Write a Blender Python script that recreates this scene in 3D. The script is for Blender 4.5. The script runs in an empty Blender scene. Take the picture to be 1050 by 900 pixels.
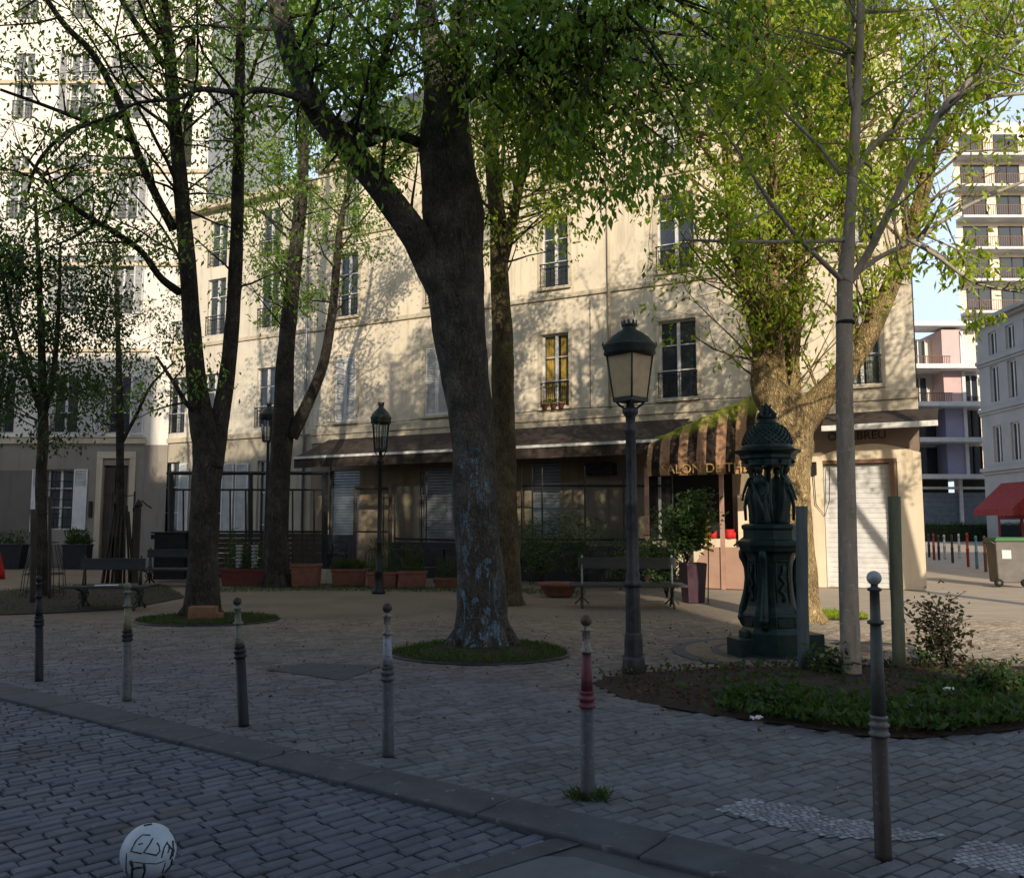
import bpy, math, random
import numpy as np
from mathutils import Vector, Matrix, Quaternion

random.seed(7)
rng = np.random.default_rng(11)
sc = bpy.context.scene
COL = sc.collection
R = math.radians

# ------------------------------------------------------------------ camera maths
H, FPX, CX, CY = 1.6, 900.0, 525.0, 450.0
PIT = math.atan(90.0 / FPX)
CP, SP = math.cos(PIT), math.sin(PIT)

def ray(px, py):
    a, b = (px - CX) / FPX, (CY - py) / FPX
    return Vector((a, CP - b * SP, SP + b * CP))

def G(px, py, z=0.0):
    r = ray(px, py); t = (z - H) / r.z
    return Vector((r.x * t, r.y * t, z))

def P(px, py, Y):
    r = ray(px, py); t = Y / r.y
    return Vector((r.x * t, Y, H + r.z * t))

# ------------------------------------------------------------------ materials
def new_mat(name):
    m = bpy.data.materials.new(name); m.use_nodes = True
    nt = m.node_tree; nt.nodes.clear()
    out = nt.nodes.new('ShaderNodeOutputMaterial')
    b = nt.nodes.new('ShaderNodeBsdfPrincipled')
    nt.links.new(b.outputs[0], out.inputs[0])
    return m, nt, b, out

def N(nt, typ, **kw):
    n = nt.nodes.new(typ)
    for k, v in kw.items():
        if k in n.inputs: n.inputs[k].default_value = v
        else: setattr(n, k, v)
    return n

def mixc(nt, fac, a, b, mode='MIX'):
    m = nt.nodes.new('ShaderNodeMix'); m.data_type = 'RGBA'; m.blend_type = mode
    for i, v in ((0, fac), (6, a), (7, b)):
        if isinstance(v, (int, float)): m.inputs[i].default_value = v
        elif isinstance(v, (tuple, list)): m.inputs[i].default_value = (*v[:3], 1)
        else: nt.links.new(v, m.inputs[i])
    return m.outputs[2]

def ramp(nt, src, p0, p1, c0=(0, 0, 0), c1=(1, 1, 1)):
    r = nt.nodes.new('ShaderNodeValToRGB')
    r.color_ramp.elements[0].position = p0; r.color_ramp.elements[1].position = p1
    r.color_ramp.elements[0].color = (*c0, 1); r.color_ramp.elements[1].color = (*c1, 1)
    nt.links.new(src, r.inputs[0]); return r.outputs[0]

def bump(nt, b, h, strength=.4, dist=.02, prev=None):
    n = nt.nodes.new('ShaderNodeBump')
    n.inputs['Strength'].default_value = strength; n.inputs['Distance'].default_value = dist
    nt.links.new(h, n.inputs['Height'])
    if prev is not None: nt.links.new(prev, n.inputs['Normal'])
    nt.links.new(n.outputs[0], b.inputs['Normal']); return n.outputs[0]

def coords(nt, scale=(1, 1, 1), rot=(0, 0, 0), kind='Object'):
    t = nt.nodes.new('ShaderNodeTexCoord'); m = nt.nodes.new('ShaderNodeMapping')
    m.inputs['Scale'].default_value = scale; m.inputs['Rotation'].default_value = rot
    nt.links.new(t.outputs[kind], m.inputs[0]); return m.outputs[0]

def noise(nt, vec, scale=5, detail=5, rough=.6, dist=0):
    n = nt.nodes.new('ShaderNodeTexNoise')
    n.inputs['Scale'].default_value = scale; n.inputs['Detail'].default_value = detail
    n.inputs['Roughness'].default_value = rough; n.inputs['Distortion'].default_value = dist
    nt.links.new(vec, n.inputs['Vector']); return n.outputs[0]

MC = {}
def pm(name, c1, c2=None, scale=4, rough=.8, metal=0, bmp=.3, bscale=30, bdist=.01, stretch=(1, 1, 1), lo=.35, hi=.65, spec=.4, wear=None, wamt=.62):
    if name in MC: return MC[name]
    m, nt, b, o = new_mat(name)
    if c2 is None: c2 = tuple(x * .72 for x in c1)
    v = coords(nt, stretch)
    n = noise(nt, v, scale, 6, .62)
    col = mixc(nt, ramp(nt, n, lo, hi), c1, c2)
    if wear:
        w = noise(nt, v, scale * 3.1, 8, .7, .4)
        col = mixc(nt, ramp(nt, w, wamt, wamt + .05), col, wear)
    nt.links.new(col, b.inputs['Base Color'])
    b.inputs['Roughness'].default_value = rough; b.inputs['Metallic'].default_value = metal
    b.inputs['Specular IOR Level'].default_value = spec
    if bmp: bump(nt, b, noise(nt, v, bscale, 5, .6), bmp, bdist)
    MC[name] = m; return m

def stucco(name, c, dark, grime=.5, low=None, zl=4.9):
    m, nt, b, o = new_mat(name)
    v = coords(nt); vs = coords(nt, (2.2, 2.2, .22))
    c1 = mixc(nt, ramp(nt, noise(nt, v, .7, 6, .6), .35, .7), c, tuple(x * .84 for x in c))
    st = ramp(nt, noise(nt, vs, 1.6, 7, .7), .5, .78)
    c2 = mixc(nt, mixc(nt, st, (0, 0, 0), (grime,) * 3), c1, dark)
    c3 = mixc(nt, ramp(nt, noise(nt, v, 5, 8, .7, .3), .58, .72), c2, tuple(x * .78 for x in c))
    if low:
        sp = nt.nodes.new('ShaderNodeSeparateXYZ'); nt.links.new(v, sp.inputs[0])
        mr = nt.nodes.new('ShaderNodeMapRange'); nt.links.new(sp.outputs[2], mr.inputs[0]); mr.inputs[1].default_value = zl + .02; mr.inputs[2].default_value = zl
        c3 = mixc(nt, mr.outputs[0], c3, mixc(nt, 1.0, c3, low, 'MULTIPLY'))  # ground floor shade put into the wall colour
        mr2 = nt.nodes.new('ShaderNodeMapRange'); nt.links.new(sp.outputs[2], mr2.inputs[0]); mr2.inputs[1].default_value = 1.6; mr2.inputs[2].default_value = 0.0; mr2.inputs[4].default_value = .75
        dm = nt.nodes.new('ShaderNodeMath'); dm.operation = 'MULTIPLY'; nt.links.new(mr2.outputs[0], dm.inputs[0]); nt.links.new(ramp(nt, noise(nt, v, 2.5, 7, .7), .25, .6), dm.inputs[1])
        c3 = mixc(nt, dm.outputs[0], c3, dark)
    nt.links.new(c3, b.inputs['Base Color'])
    b.inputs['Roughness'].default_value = .92; b.inputs['Specular IOR Level'].default_value = .15
    bump(nt, b, noise(nt, v, 28, 6, .7), .35, .012)
    return m

def bark(name, c1, c2, moss=None, mossz=None, paint=None, smooth=False, lich=None):
    m, nt, b, o = new_mat(name)
    v = coords(nt, (1, 1, .22)); v1 = coords(nt)
    n1 = noise(nt, v, 22 if not smooth else 9, 8, .7, .5)
    col = mixc(nt, ramp(nt, n1, .36, .64), c1, c2)
    col = mixc(nt, ramp(nt, noise(nt, v1, 2.3, 5, .6), .45, .7), col, tuple(x * 1.6 for x in c2))
    if lich: col = mixc(nt, ramp(nt, noise(nt, v1, 13, 6, .7), .58, .66), col, lich)
    if moss:
        mf = ramp(nt, noise(nt, v1, 2.3, 7, .75), .46, .60)
        sp = nt.nodes.new('ShaderNodeSeparateXYZ'); nt.links.new(v1, sp.inputs[0])
        mr = nt.nodes.new('ShaderNodeMapRange'); nt.links.new(sp.outputs[2], mr.inputs[0]); mr.inputs[1].default_value = mossz - 1; mr.inputs[2].default_value = mossz + 1; mr.inputs[3].default_value = .15
        mm = N(nt, 'ShaderNodeMath', operation='MULTIPLY'); nt.links.new(mf, mm.inputs[0]); nt.links.new(mr.outputs[0], mm.inputs[1])
        col = mixc(nt, mm.outputs[0], col, moss)
    if paint:
        vp = coords(nt, (1, 1, .3))
        w = noise(nt, vp, 7, 8, .75, 1.6)
        line = ramp(nt, w, .535, .56); 
        sep = nt.nodes.new('ShaderNodeSeparateXYZ'); nt.links.new(coords(nt), sep.inputs[0])
        top = nt.nodes.new('ShaderNodeMapRange'); nt.links.new(sep.outputs[2], top.inputs[0])
        top.inputs[1].default_value = 2.9; top.inputs[2].default_value = 2.5
        side = nt.nodes.new('ShaderNodeMapRange'); nt.links.new(sep.outputs[1], side.inputs[0])
        side.inputs[1].default_value = -.12; side.inputs[2].default_value = -.3
        m1 = N(nt, 'ShaderNodeMath', operation='MULTIPLY'); nt.links.new(top.outputs[0], m1.inputs[0]); nt.links.new(side.outputs[0], m1.inputs[1])
        m2 = N(nt, 'ShaderNodeMath', operation='MULTIPLY'); nt.links.new(m1.outputs[0], m2.inputs[0]); nt.links.new(line, m2.inputs[1])
        m3 = N(nt, 'ShaderNodeMath', operation='MULTIPLY'); nt.links.new(m2.outputs[0], m3.inputs[0]); m3.inputs[1].default_value = .8
        col = mixc(nt, m3.outputs[0], col, paint)
    if not smooth:
        vd = nt.nodes.new('ShaderNodeVectorMath'); vd.operation = 'MULTIPLY_ADD'; vd.inputs[1].default_value = (.22, .22, .10)
        nn_ = nt.nodes.new('ShaderNodeTexNoise'); nn_.inputs['Scale'].default_value = 5; nt.links.new(v1, nn_.inputs['Vector']); nt.links.new(nn_.outputs['Color'], vd.inputs[0]); nt.links.new(v, vd.inputs[2])
        vo = nt.nodes.new('ShaderNodeTexVoronoi'); vo.feature = 'DISTANCE_TO_EDGE'; vo.inputs['Scale'].default_value = 26; nt.links.new(vd.outputs[0], vo.inputs['Vector'])
        cr = ramp(nt, vo.outputs[0], -.05, .22)
        col = mixc(nt, cr, mixc(nt, 1.0, col, (.62, .62, .62), 'MULTIPLY'), col)
        ad = nt.nodes.new('ShaderNodeMath'); ad.operation = 'MULTIPLY_ADD'; nt.links.new(cr, ad.inputs[0]); ad.inputs[1].default_value = .35; nt.links.new(n1, ad.inputs[2]); n1 = ad.outputs[0]
    nt.links.new(col, b.inputs['Base Color'])
    b.inputs['Roughness'].default_value = .93; b.inputs['Specular IOR Level'].default_value = .15
    bump(nt, b, n1, 1.0 if not smooth else .35, .06 if not smooth else .01)
    return m

def leafmat(name, ca, cb, cc):
    m = bpy.data.materials.new(name); m.use_nodes = True
    nt = m.node_tree; nt.nodes.clear()
    out = nt.nodes.new('ShaderNodeOutputMaterial')
    at = N(nt, 'ShaderNodeAttribute', attribute_name='tint')
    sep = nt.nodes.new('ShaderNodeSeparateColor'); nt.links.new(at.outputs['Color'], sep.inputs[0])
    c = mixc(nt, sep.outputs[0], ca, cb); c = mixc(nt, sep.outputs[1], c, cc)
    d = N(nt, 'ShaderNodeBsdfPrincipled', Roughness=.5); nt.links.new(c, d.inputs['Base Color'])
    d.inputs['Specular IOR Level'].default_value = .35
    t = nt.nodes.new('ShaderNodeBsdfTranslucent')
    c2 = mixc(nt, 1.0, c, (1.5, 1.6, .6), 'MULTIPLY'); nt.links.new(c2, t.inputs[0])
    mx = nt.nodes.new('ShaderNodeMixShader'); mx.inputs[0].default_value = .42
    nt.links.new(d.outputs[0], mx.inputs[1]); nt.links.new(t.outputs[0], mx.inputs[2])
    nt.links.new(mx.outputs[0], out.inputs[0]); return m

def glassmat(name, col, rough=.08):
    m, nt, b, o = new_mat(name)
    v = coords(nt)
    nt.links.new(mixc(nt, noise(nt, v, 1.5, 3, .5), col, tuple(x * 1.8 for x in col)), b.inputs['Base Color'])
    b.inputs['Roughness'].default_value = rough; b.inputs['Specular IOR Level'].default_value = .9
    return m

def clearglass(name, tint=(.8, .85, .85), a=.25):
    m = bpy.data.materials.new(name); m.use_nodes = True
    nt = m.node_tree; nt.nodes.clear()
    out = nt.nodes.new('ShaderNodeOutputMaterial')
    t = nt.nodes.new('ShaderNodeBsdfTransparent'); t.inputs[0].default_value = (*tint, 1)
    g = nt.nodes.new('ShaderNodeBsdfGlossy'); g.inputs['Roughness'].default_value = .08
    d = nt.nodes.new('ShaderNodeBsdfDiffuse'); d.inputs[0].default_value = (.3, .3, .28, 1)
    fr = nt.nodes.new('ShaderNodeFresnel'); fr.inputs[0].default_value = 1.45
    m1 = nt.nodes.new('ShaderNodeMixShader'); m2 = nt.nodes.new('ShaderNodeMixShader')
    nt.links.new(fr.outputs[0], m1.inputs[0]); nt.links.new(t.outputs[0], m1.inputs[1]); nt.links.new(g.outputs[0], m1.inputs[2])
    m2.inputs[0].default_value = a; nt.links.new(m1.outputs[0], m2.inputs[1]); nt.links.new(d.outputs[0], m2.inputs[2])
    nt.links.new(m2.outputs[0], out.inputs[0]); return m

M = dict(
    stone_a=None,
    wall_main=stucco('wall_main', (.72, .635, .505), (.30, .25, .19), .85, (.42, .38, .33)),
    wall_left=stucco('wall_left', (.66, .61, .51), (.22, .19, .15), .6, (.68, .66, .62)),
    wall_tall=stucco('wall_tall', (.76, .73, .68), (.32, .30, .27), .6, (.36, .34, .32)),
    wall_dark=stucco('wall_dark', (.17, .155, .14), (.08, .075, .07), .6),
    trim=stucco('trim_stone', (.55, .48, .37), (.2, .17, .13), .6),
    wall_shop=stucco('wall_shop', (.74, .64, .49), (.38, .28, .17), .8),
    wall_back=stucco('wall_back', (.62, .60, .57), (.2, .18, .16), .5),
    cream=stucco('wall_cream', (.72, .66, .58), (.4, .37, .33), .3),
    greyst=stucco('wall_greyst', (.42, .42, .42), (.24, .24, .25), .35),
    white=pm('white_paint', (.66, .66, .66), (.52, .53, .54), 3, .55, bmp=.1),
    shutter=pm('shutter_paint', (.52, .53, .55), (.42, .43, .46), 5, .6, bmp=.15),
    slate=pm('slate', (.09, .10, .12), (.05, .055, .07), 8, .6, stretch=(1, 1, 3)),
    zinc=pm('zinc', (.30, .32, .34), (.22, .24, .26), 2, .45, .6, bmp=.1),
    iron=pm('black_iron', (.018, .02, .022), (.035, .035, .035), 12, .5, .3, bmp=.4, bscale=60, bdist=.004),
    redrail=pm('red_rail', (.30, .03, .04), (.2, .02, .03), 8, .5, bmp=.1),
    green=pm('fountain_green', (.010, .026, .026), (.02, .042, .04), 9, .42, .35, bmp=.5, bscale=40, bdist=.006, wear=(.06, .09, .085), wamt=.66),
    steel=pm('galvanised', (.06, .063, .07), (.03, .032, .037), 10, .5, .5, bmp=.2, wear=(.3, .3, .3), wamt=.68),
    dark=pm('dark_metal', (.011, .011, .014), (.022, .022, .024), 7, .5, .2, bmp=.2),
    darkwood=pm('dark_wood', (.035, .027, .022), (.06, .045, .035), 9, .7, stretch=(1, 1, .2)),
    plank=pm('bench_plank', (.025, .03, .032), (.045, .05, .05), 7, .7, stretch=(.2, 1, 1), wear=(.24, .25, .24), wamt=.66),
    castiron=pm('bench_iron', (.03, .04, .04), (.06, .065, .06), 20, .6, .2, wear=(.22, .24, .23), wamt=.62),
    whiteiron=pm('bench_white', (.42, .44, .44), (.2, .22, .22), 24, .6, wear=(.07, .07, .07), wamt=.62),
    terra=pm('terracotta', (.24, .10, .065), (.17, .07, .05), 5, .85, wear=(.42, .27, .2), wamt=.66),
    planter=pm('planter_red', (.16, .035, .028), (.11, .028, .024), 5, .7),
    plum=pm('planter_plum', (.045, .022, .035), (.065, .032, .045), 5, .4),
    soil=pm('soil', (.055, .038, .028), (.028, .02, .016), 9, .98, bmp=1, bscale=35, bdist=.04, wear=(.10, .07, .045), wamt=.6),
    stakewood=pm('stake_wood', (.15, .17, .12), (.09, .10, .07), 6, .9, stretch=(2, 2, .3), bmp=.6, wear=(.25, .24, .18), wamt=.64),
    stakeblue=pm('stake_blue', (.10, .135, .145), (.06, .08, .09), 6, .9, stretch=(2, 2, .3), bmp=.6, wear=(.2, .24, .24), wamt=.62),
    awn=pm('awning_brown', (.06, .043, .034), (.034, .026, .022), 4, .95, stretch=(1, 1, 1), wear=(.16, .11, .08), wamt=.66),
    awnr=pm('awning_red', (.30, .035, .035), (.2, .025, .025), 4, .9, bmp=.1),
    fascia=pm('fascia_brown', (.24, .175, .14), (.19, .14, .11), 3, .7, bmp=.1),
    ribbon=pm('awning_bar', (.72, .72, .70), (.5, .5, .48), 6, .5, bmp=.1),
    panelp=pm('panel_pink', (.38, .24, .18), (.32, .2, .15), 2, .75, wear=(.6, .52, .45), wamt=.72),
    postp=pm('post_pink', (.40, .24, .19), (.3, .18, .14), 3, .7),
    black=pm('near_black', (.008, .008, .009), (.014, .013, .013), 3, .6, bmp=0),
    glassd=glassmat('window_glass', (.018, .022, .028)),
    curtain=pm('curtain_yellow', (.80, .54, .12), (.60, .34, .05), 9, .9, stretch=(3, 3, .3)),
    curtw=pm('curtain_white', (.6, .58, .54), (.45, .43, .4), 7, .9, stretch=(3, 3, .3)),
    lampglass=pm('lamp_glass', (.50, .35, .16), (.38, .26, .12), 6, .35, bmp=.05, spec=.6),
    lampmetal=pm('lamp_green', (.03, .042, .04), (.05, .062, .058), 9, .5, .4, wear=(.10, .12, .11), wamt=.68),
    ball=pm('ball_white', (.50, .58, .66), (.4, .47, .55), 8, .45, bmp=.15, wear=(.2, .22, .25), wamt=.68),
    ballmark=pm('ball_ink', (.012, .012, .016), (.03, .03, .035), 9, .5, bmp=0),
    grime=pm('ball_grime', (.16, .16, .13), (.06, .06, .05), 20, .8),
    stone=pm('block_orange', (.30, .15, .08), (.2, .10, .055), 7, .95, bmp=.8),
    litter=pm('litter_white', (.7, .72, .72), (.5, .52, .52), 9, .7),
    gold=pm('gold_letters', (.62, .40, .14), (.36, .23, .085), 7, .6),
    ink=pm('black_letters', (.012, .010, .009), (.02, .018, .016), 9, .6),
    bin=pm('bin_grey', (.15, .14, .13), (.11, .10, .10), 3, .6, wear=(.25, .24, .22), wamt=.72),
    bing=pm('bin_green', (.05, .17, .05), (.04, .12, .04), 3, .5),
    rubber=pm('rubber', (.015, .015, .015), None, 3, .8),
    redcloth=pm('red_cloth', (.55, .02, .02), (.4, .015, .015), 5, .8),
    pink=stucco('wall_pink', (.58, .42, .42), (.5, .36, .36), .2),
    lilac=stucco('wall_lilac', (.33, .33, .46), (.28, .28, .4), .2),
    blueshop=pm('blue_shutter', (.16, .19, .23), (.11, .135, .17), 3, .6),
    hedge=pm('hedge_core', (.02, .035, .015), (.012, .02, .01), 9, .95),
    postred=pm('post_red', (.4, .05, .035), (.3, .04, .03), 7, .6), postblue=pm('post_blue', (.14, .3, .42), (.1, .22, .33), 7, .6),
    postwhite=pm('post_white', (.6, .6, .6), None, 7, .6), postbrown=pm('post_brown', (.22, .12, .08), None, 7, .7), postdark=pm('post_dark', (.06, .06, .09), None, 7, .6),
    rosa=pm('rail_floor', (.35, .3, .25), None, 3, .8),
    bark_main=bark('bark_main', (.06, .055, .048), (.13, .12, .105), paint=(.22, .37, .50), lich=(.10, .11, .095)),
    bark_dark=bark('bark_dark', (.045, .039, .033), (.095, .083, .068)),
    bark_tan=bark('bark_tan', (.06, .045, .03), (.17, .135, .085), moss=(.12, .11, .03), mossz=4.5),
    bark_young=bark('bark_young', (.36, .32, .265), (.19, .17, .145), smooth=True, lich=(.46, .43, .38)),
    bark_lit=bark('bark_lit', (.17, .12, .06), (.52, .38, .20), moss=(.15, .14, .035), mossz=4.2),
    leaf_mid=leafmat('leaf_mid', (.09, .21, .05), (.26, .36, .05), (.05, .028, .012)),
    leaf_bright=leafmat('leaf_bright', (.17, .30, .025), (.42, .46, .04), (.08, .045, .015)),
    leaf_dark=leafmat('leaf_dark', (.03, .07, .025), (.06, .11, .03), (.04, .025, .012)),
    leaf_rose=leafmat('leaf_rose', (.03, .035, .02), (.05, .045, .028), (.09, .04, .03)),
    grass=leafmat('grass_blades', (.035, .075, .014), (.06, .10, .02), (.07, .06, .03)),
)

# ------------------------------------------------------------------ mesh builder
class MB:
    def __init__(s): s.v = []; s.f = []; s.sm = []
    def add(s, vs, fs, smooth=False):
        o = len(s.v); s.v += [tuple(v) for v in vs]; s.f += [tuple(i + o for i in f) for f in fs]; s.sm += [smooth] * len(fs)
        return s
    def box(s, cx, cy, cz, sx, sy, sz, rz=0, rx=0, ry=0, tz=1.0):
        m = Matrix.Rotation(rz, 3, 'Z') @ Matrix.Rotation(ry, 3, 'Y') @ Matrix.Rotation(rx, 3, 'X')
        vs = []
        for z in (-.5, .5):
            k = tz if z > 0 else 1
            for x, y in ((-.5, -.5), (.5, -.5), (.5, .5), (-.5, .5)):
                vs.append(m @ Vector((x * sx * k, y * sy * k, z * sz)) + Vector((cx, cy, cz)))
        return s.add(vs, [(3, 2, 1, 0), (4, 5, 6, 7), (0, 1, 5, 4), (1, 2, 6, 5), (2, 3, 7, 6), (3, 0, 4, 7)])
    def bb(s, x0, x1, y0, y1, z0, z1): return s.box((x0 + x1) / 2, (y0 + y1) / 2, (z0 + z1) / 2, abs(x1 - x0), abs(y1 - y0), abs(z1 - z0))
    def quad(s, a, b, c, d): return s.add([a, b, c, d], [(0, 1, 2, 3)])
    def lathe(s, prof, n=16, c=(0, 0, 0), smooth=True, fx=1, fy=1, rot=0, pleat=0, pn=0, cap=True):
        vs = []; fs = []
        for k, (r, z) in enumerate(prof):
            for i in range(n):
                a = rot + 2 * math.pi * i / n
                rr = r * (1 + (pleat * math.cos(pn * a) if pn else 0))
                vs.append((c[0] + rr * fx * math.cos(a), c[1] + rr * fy * math.sin(a), c[2] + z))
        for k in range(len(prof) - 1):
            for i in range(n):
                j = (i + 1) % n
                fs.append((k * n + i, k * n + j, (k + 1) * n + j, (k + 1) * n + i))
        if cap:
            fs.append(tuple(reversed(range(n)))); fs.append(tuple((len(prof) - 1) * n + i for i in range(n)))
        return s.add(vs, fs, smooth)
    def tube(s, pts, rad, n=8, smooth=True, wob=0.0, flare=None):
        pts = [Vector(p) for p in pts]
        if not hasattr(rad, '__len__'): rad = [rad] * len(pts)
        t0 = (pts[1] - pts[0]).normalized()
        ref = Vector((0, 1, 0)) if abs(t0.y) < .9 else Vector((1, 0, 0))
        u = t0.cross(ref).normalized(); vs = []; fs = []
        for k, p in enumerate(pts):
            t = (pts[min(k + 1, len(pts) - 1)] - pts[max(k - 1, 0)]).normalized()
            u = (u - t * u.dot(t)).normalized(); w = t.cross(u)
            for i in range(n):
                a = 2 * math.pi * i / n
                r = rad[k]
                if wob: r *= 1 + wob * math.sin(3 * a + k * .35 + p.z * .6) + wob * .7 * math.sin(5 * a - k * .6 + p.x) + wob * random.uniform(-.5, .5)
                vs.append(p + u * (r * math.cos(a)) + w * (r * math.sin(a)))
        for k in range(len(pts) - 1):
            for i in range(n):
                j = (i + 1) % n
                fs.append((k * n + i, k * n + j, (k + 1) * n + j, (k + 1) * n + i))
        fs.append(tuple(reversed(range(n)))); fs.append(tuple((len(pts) - 1) * n + i for i in range(n)))
        return s.add(vs, fs, smooth)
    def build(s, name, m, parent=None, bevel=0, loc=None):
        me = bpy.data.meshes.new(name); me.from_pydata(s.v, [], s.f)
        me.polygons.foreach_set('use_smooth', s.sm)
        me.materials.append(M[m] if isinstance(m, str) else m); me.update()
        o = bpy.data.objects.new(name, me); COL.objects.link(o)
        if parent is not None: o.parent = parent
        if loc is not None: o.location = loc
        if bevel:
            b = o.modifiers.new('bevel', 'BEVEL'); b.width = bevel; b.segments = 2; b.limit_method = 'ANGLE'
        return o

def thing(name, label, cat, loc=(0, 0, 0), rz=0, group=None):
    o = bpy.data.objects.new(name, None); COL.objects.link(o); o.empty_display_size = .2
    o.location = loc; o.rotation_euler = (0, 0, rz); o['label'] = label; o['category'] = cat
    if group: o['group'] = group
    return o
def tag(o, label, cat, group=None):
    o['label'] = label; o['category'] = cat
    if group: o['group'] = group
    return o
def dup(root, loc, rz=None, label=None, parent=None):
    r = root.copy(); COL.objects.link(r)
    if parent is not None: r.parent = parent
    if loc is not None: r.location = loc
    if rz is not None: r.rotation_euler = (0, 0, rz)
    if label: r['label'] = label
    for ch in list(root.children): dup(ch, None, parent=r)
    return r
def struct(o): o['kind'] = 'structure'; return o
def text_mesh(name, txt, size, m, parent, loc, rot, ext=.006, sx=1.0):
    cu = bpy.data.curves.new(name, 'FONT'); cu.body = txt; cu.size = size; cu.extrude = ext; cu.align_x = 'CENTER'
    t = bpy.data.objects.new('tmp', cu); COL.objects.link(t)
    dg = bpy.context.evaluated_depsgraph_get(); me = bpy.data.meshes.new_from_object(t.evaluated_get(dg))
    bpy.data.objects.remove(t); bpy.data.curves.remove(cu)
    me.materials.clear(); me.materials.append(M[m])
    o = bpy.data.objects.new(name, me); COL.objects.link(o); o.parent = parent; o.location = loc; o.rotation_euler = rot; o.scale = (sx, 1, 1)
    return o

# wall with rectangular openings, drawn in x (along) / z, at y=y0, reveal goes to +y
def wall_open(mb, x0, x1, z0, z1, y0, ops, rev=.22):
    xs = sorted({x0, x1, *[o[0] for o in ops], *[o[1] for o in ops]}); zs = sorted({z0, z1, *[o[2] for o in ops], *[o[3] for o in ops]})
    for a, b in zip(xs, xs[1:]):
        for c, d in zip(zs, zs[1:]):
            mx, mz = (a + b) / 2, (c + d) / 2
            if any(o[0] < mx < o[1] and o[2] < mz < o[3] for o in ops): continue
            mb.quad((a, y0, c), (b, y0, c), (b, y0, d), (a, y0, d))
    for a, b, c, d in ops:
        y1 = y0 + rev
        mb.quad((a, y0, c), (a, y0, d), (a, y1, d), (a, y1, c)); mb.quad((b, y0, d), (b, y0, c), (b, y1, c), (b, y1, d))
        mb.quad((a, y0, d), (b, y0, d), (b, y1, d), (a, y1, d)); mb.quad((b, y0, c), (a, y0, c), (a, y1, c), (b, y1, c))

M['paneh'] = pm('hazy_pane', (.22, .23, .25), (.10, .11, .13), 1.2, .3, bmp=0)  # washed-out haze over the upper windows put into the pane colour
def window(par, a, b, c, d, y, kind='pale', rail=True, railm='iron', curtain=None, frame='white'):
    """window filling the opening a..b x c..d ; y = plane of the frame"""
    w = b - a; h = d - c
    f = MB()
    t = .055
    f.bb(a, a + t, y - .03, y + .03, c, d); f.bb(b - t, b, y - .03, y + .03, c, d)
    f.bb(a + t, b - t, y - .03, y + .03, d - t, d); f.bb(a + t, b - t, y - .03, y + .03, c, c + t)
    mid = (a + b) / 2
    f.bb(mid - .045, mid + .045, y - .04, y + .028, c + t, d - t)
    for q in (.36, .68): 
        f.bb(a + t, mid - .045, y - .02, y + .02, c + h * q, c + h * q + .03); f.bb(mid + .045, b - t, y - .02, y + .02, c + h * q, c + h * q + .03)
    fo = f.build('window', frame, par)
    MB().quad((a + t, y + .024, c + t), (b - t, y + .024, c + t), (b - t, y + .024, d - t), (a + t, y + .024, d - t)).build('pane', ('paneh' if (par.name.startswith('tall_house') and c > 6) else 'glassd') if not curtain else 'clearg', fo)
    if curtain:
        g = MB(); n = 14
        for (u0, u1) in ((a + t, a + w * .42), (b - w * .40, b - t)):
            vs = []; fs = []
            for i in range(n + 1):
                x = u0 + (u1 - u0) * i / n; yy = y + .09 + .02 * math.sin(i * 2.1)
                vs += [(x, yy, c + t), (x, yy, d - t)]
            for i in range(n): fs.append((2 * i, 2 * i + 2, 2 * i + 3, 2 * i + 1))
            g.add(vs, fs, True)
        g.build('curtain', curtain, fo)
        MB().quad((a, y + .5, c), (b, y + .5, c), (b, y + .5, d), (a, y + .5, d)).build('dark_room', 'black', fo)
    if rail:
        r = MB(); y2 = y - .2; z0, z1 = c + .04, c + min(.75, h * .34)
        r.bb(a - .03, b + .03, y2 - .02, y2 + .01, z1, z1 + .035); r.bb(a - .03, b + .03, y2 - .015, y2 + .005, z0, z0 + .02)
        r.bb(a - .03, b + .03, y2 - .012, y2 + .004, z1 - .13, z1 - .115)
        k = max(4, int(w / .12))
        for i in range(k + 1):
            x = a + w * i / k; r.bb(x - .008, x + .008, y2 - .012, y2 + .004, z0, z1)
            if i < k:
                xm = x + w / k / 2
                pts = [(xm + .042 * math.cos(q), y2, z0 + .16 + .05 * math.sin(q)) for q in np.linspace(0, 2 * math.pi, 9)]
                r.tube(pts, .006, 4); r.tube([(p[0], p[1], p[2] + .17) for p in pts], .006, 4)
        r.build('balcony_rail', railm, par)
    return fo

def louvre(par, a, b, c, d, y, m='shutter', solid_low=False):
    f = MB(); t = .06
    f.bb(a, a + t, y - .02, y + .02, c, d); f.bb(b - t, b, y - .02, y + .02, c, d)
    f.bb(a + t, b - t, y - .02, y + .02, d - t, d); f.bb(a + t, b - t, y - .02, y + .02, c, c + t)
    zz = c + t
    if solid_low: f.bb(a + t, b - t, y - .012, y + .012, c + t, c + (d - c) * .72); zz = c + (d - c) * .72
    while zz < d - t:
        f.box((a + b) / 2, y, zz + .02, b - a - 2 * t, .035, .012, rx=R(35)); zz += .055
    f.quad((a + t, y + .018, c + t), (b - t, y + .018, c + t), (b - t, y + .018, d - t), (a + t, y + .018, d - t))
    return f.build('shutter', m, par)

M['clearg'] = clearglass('clear_glass', a=.04)

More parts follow.
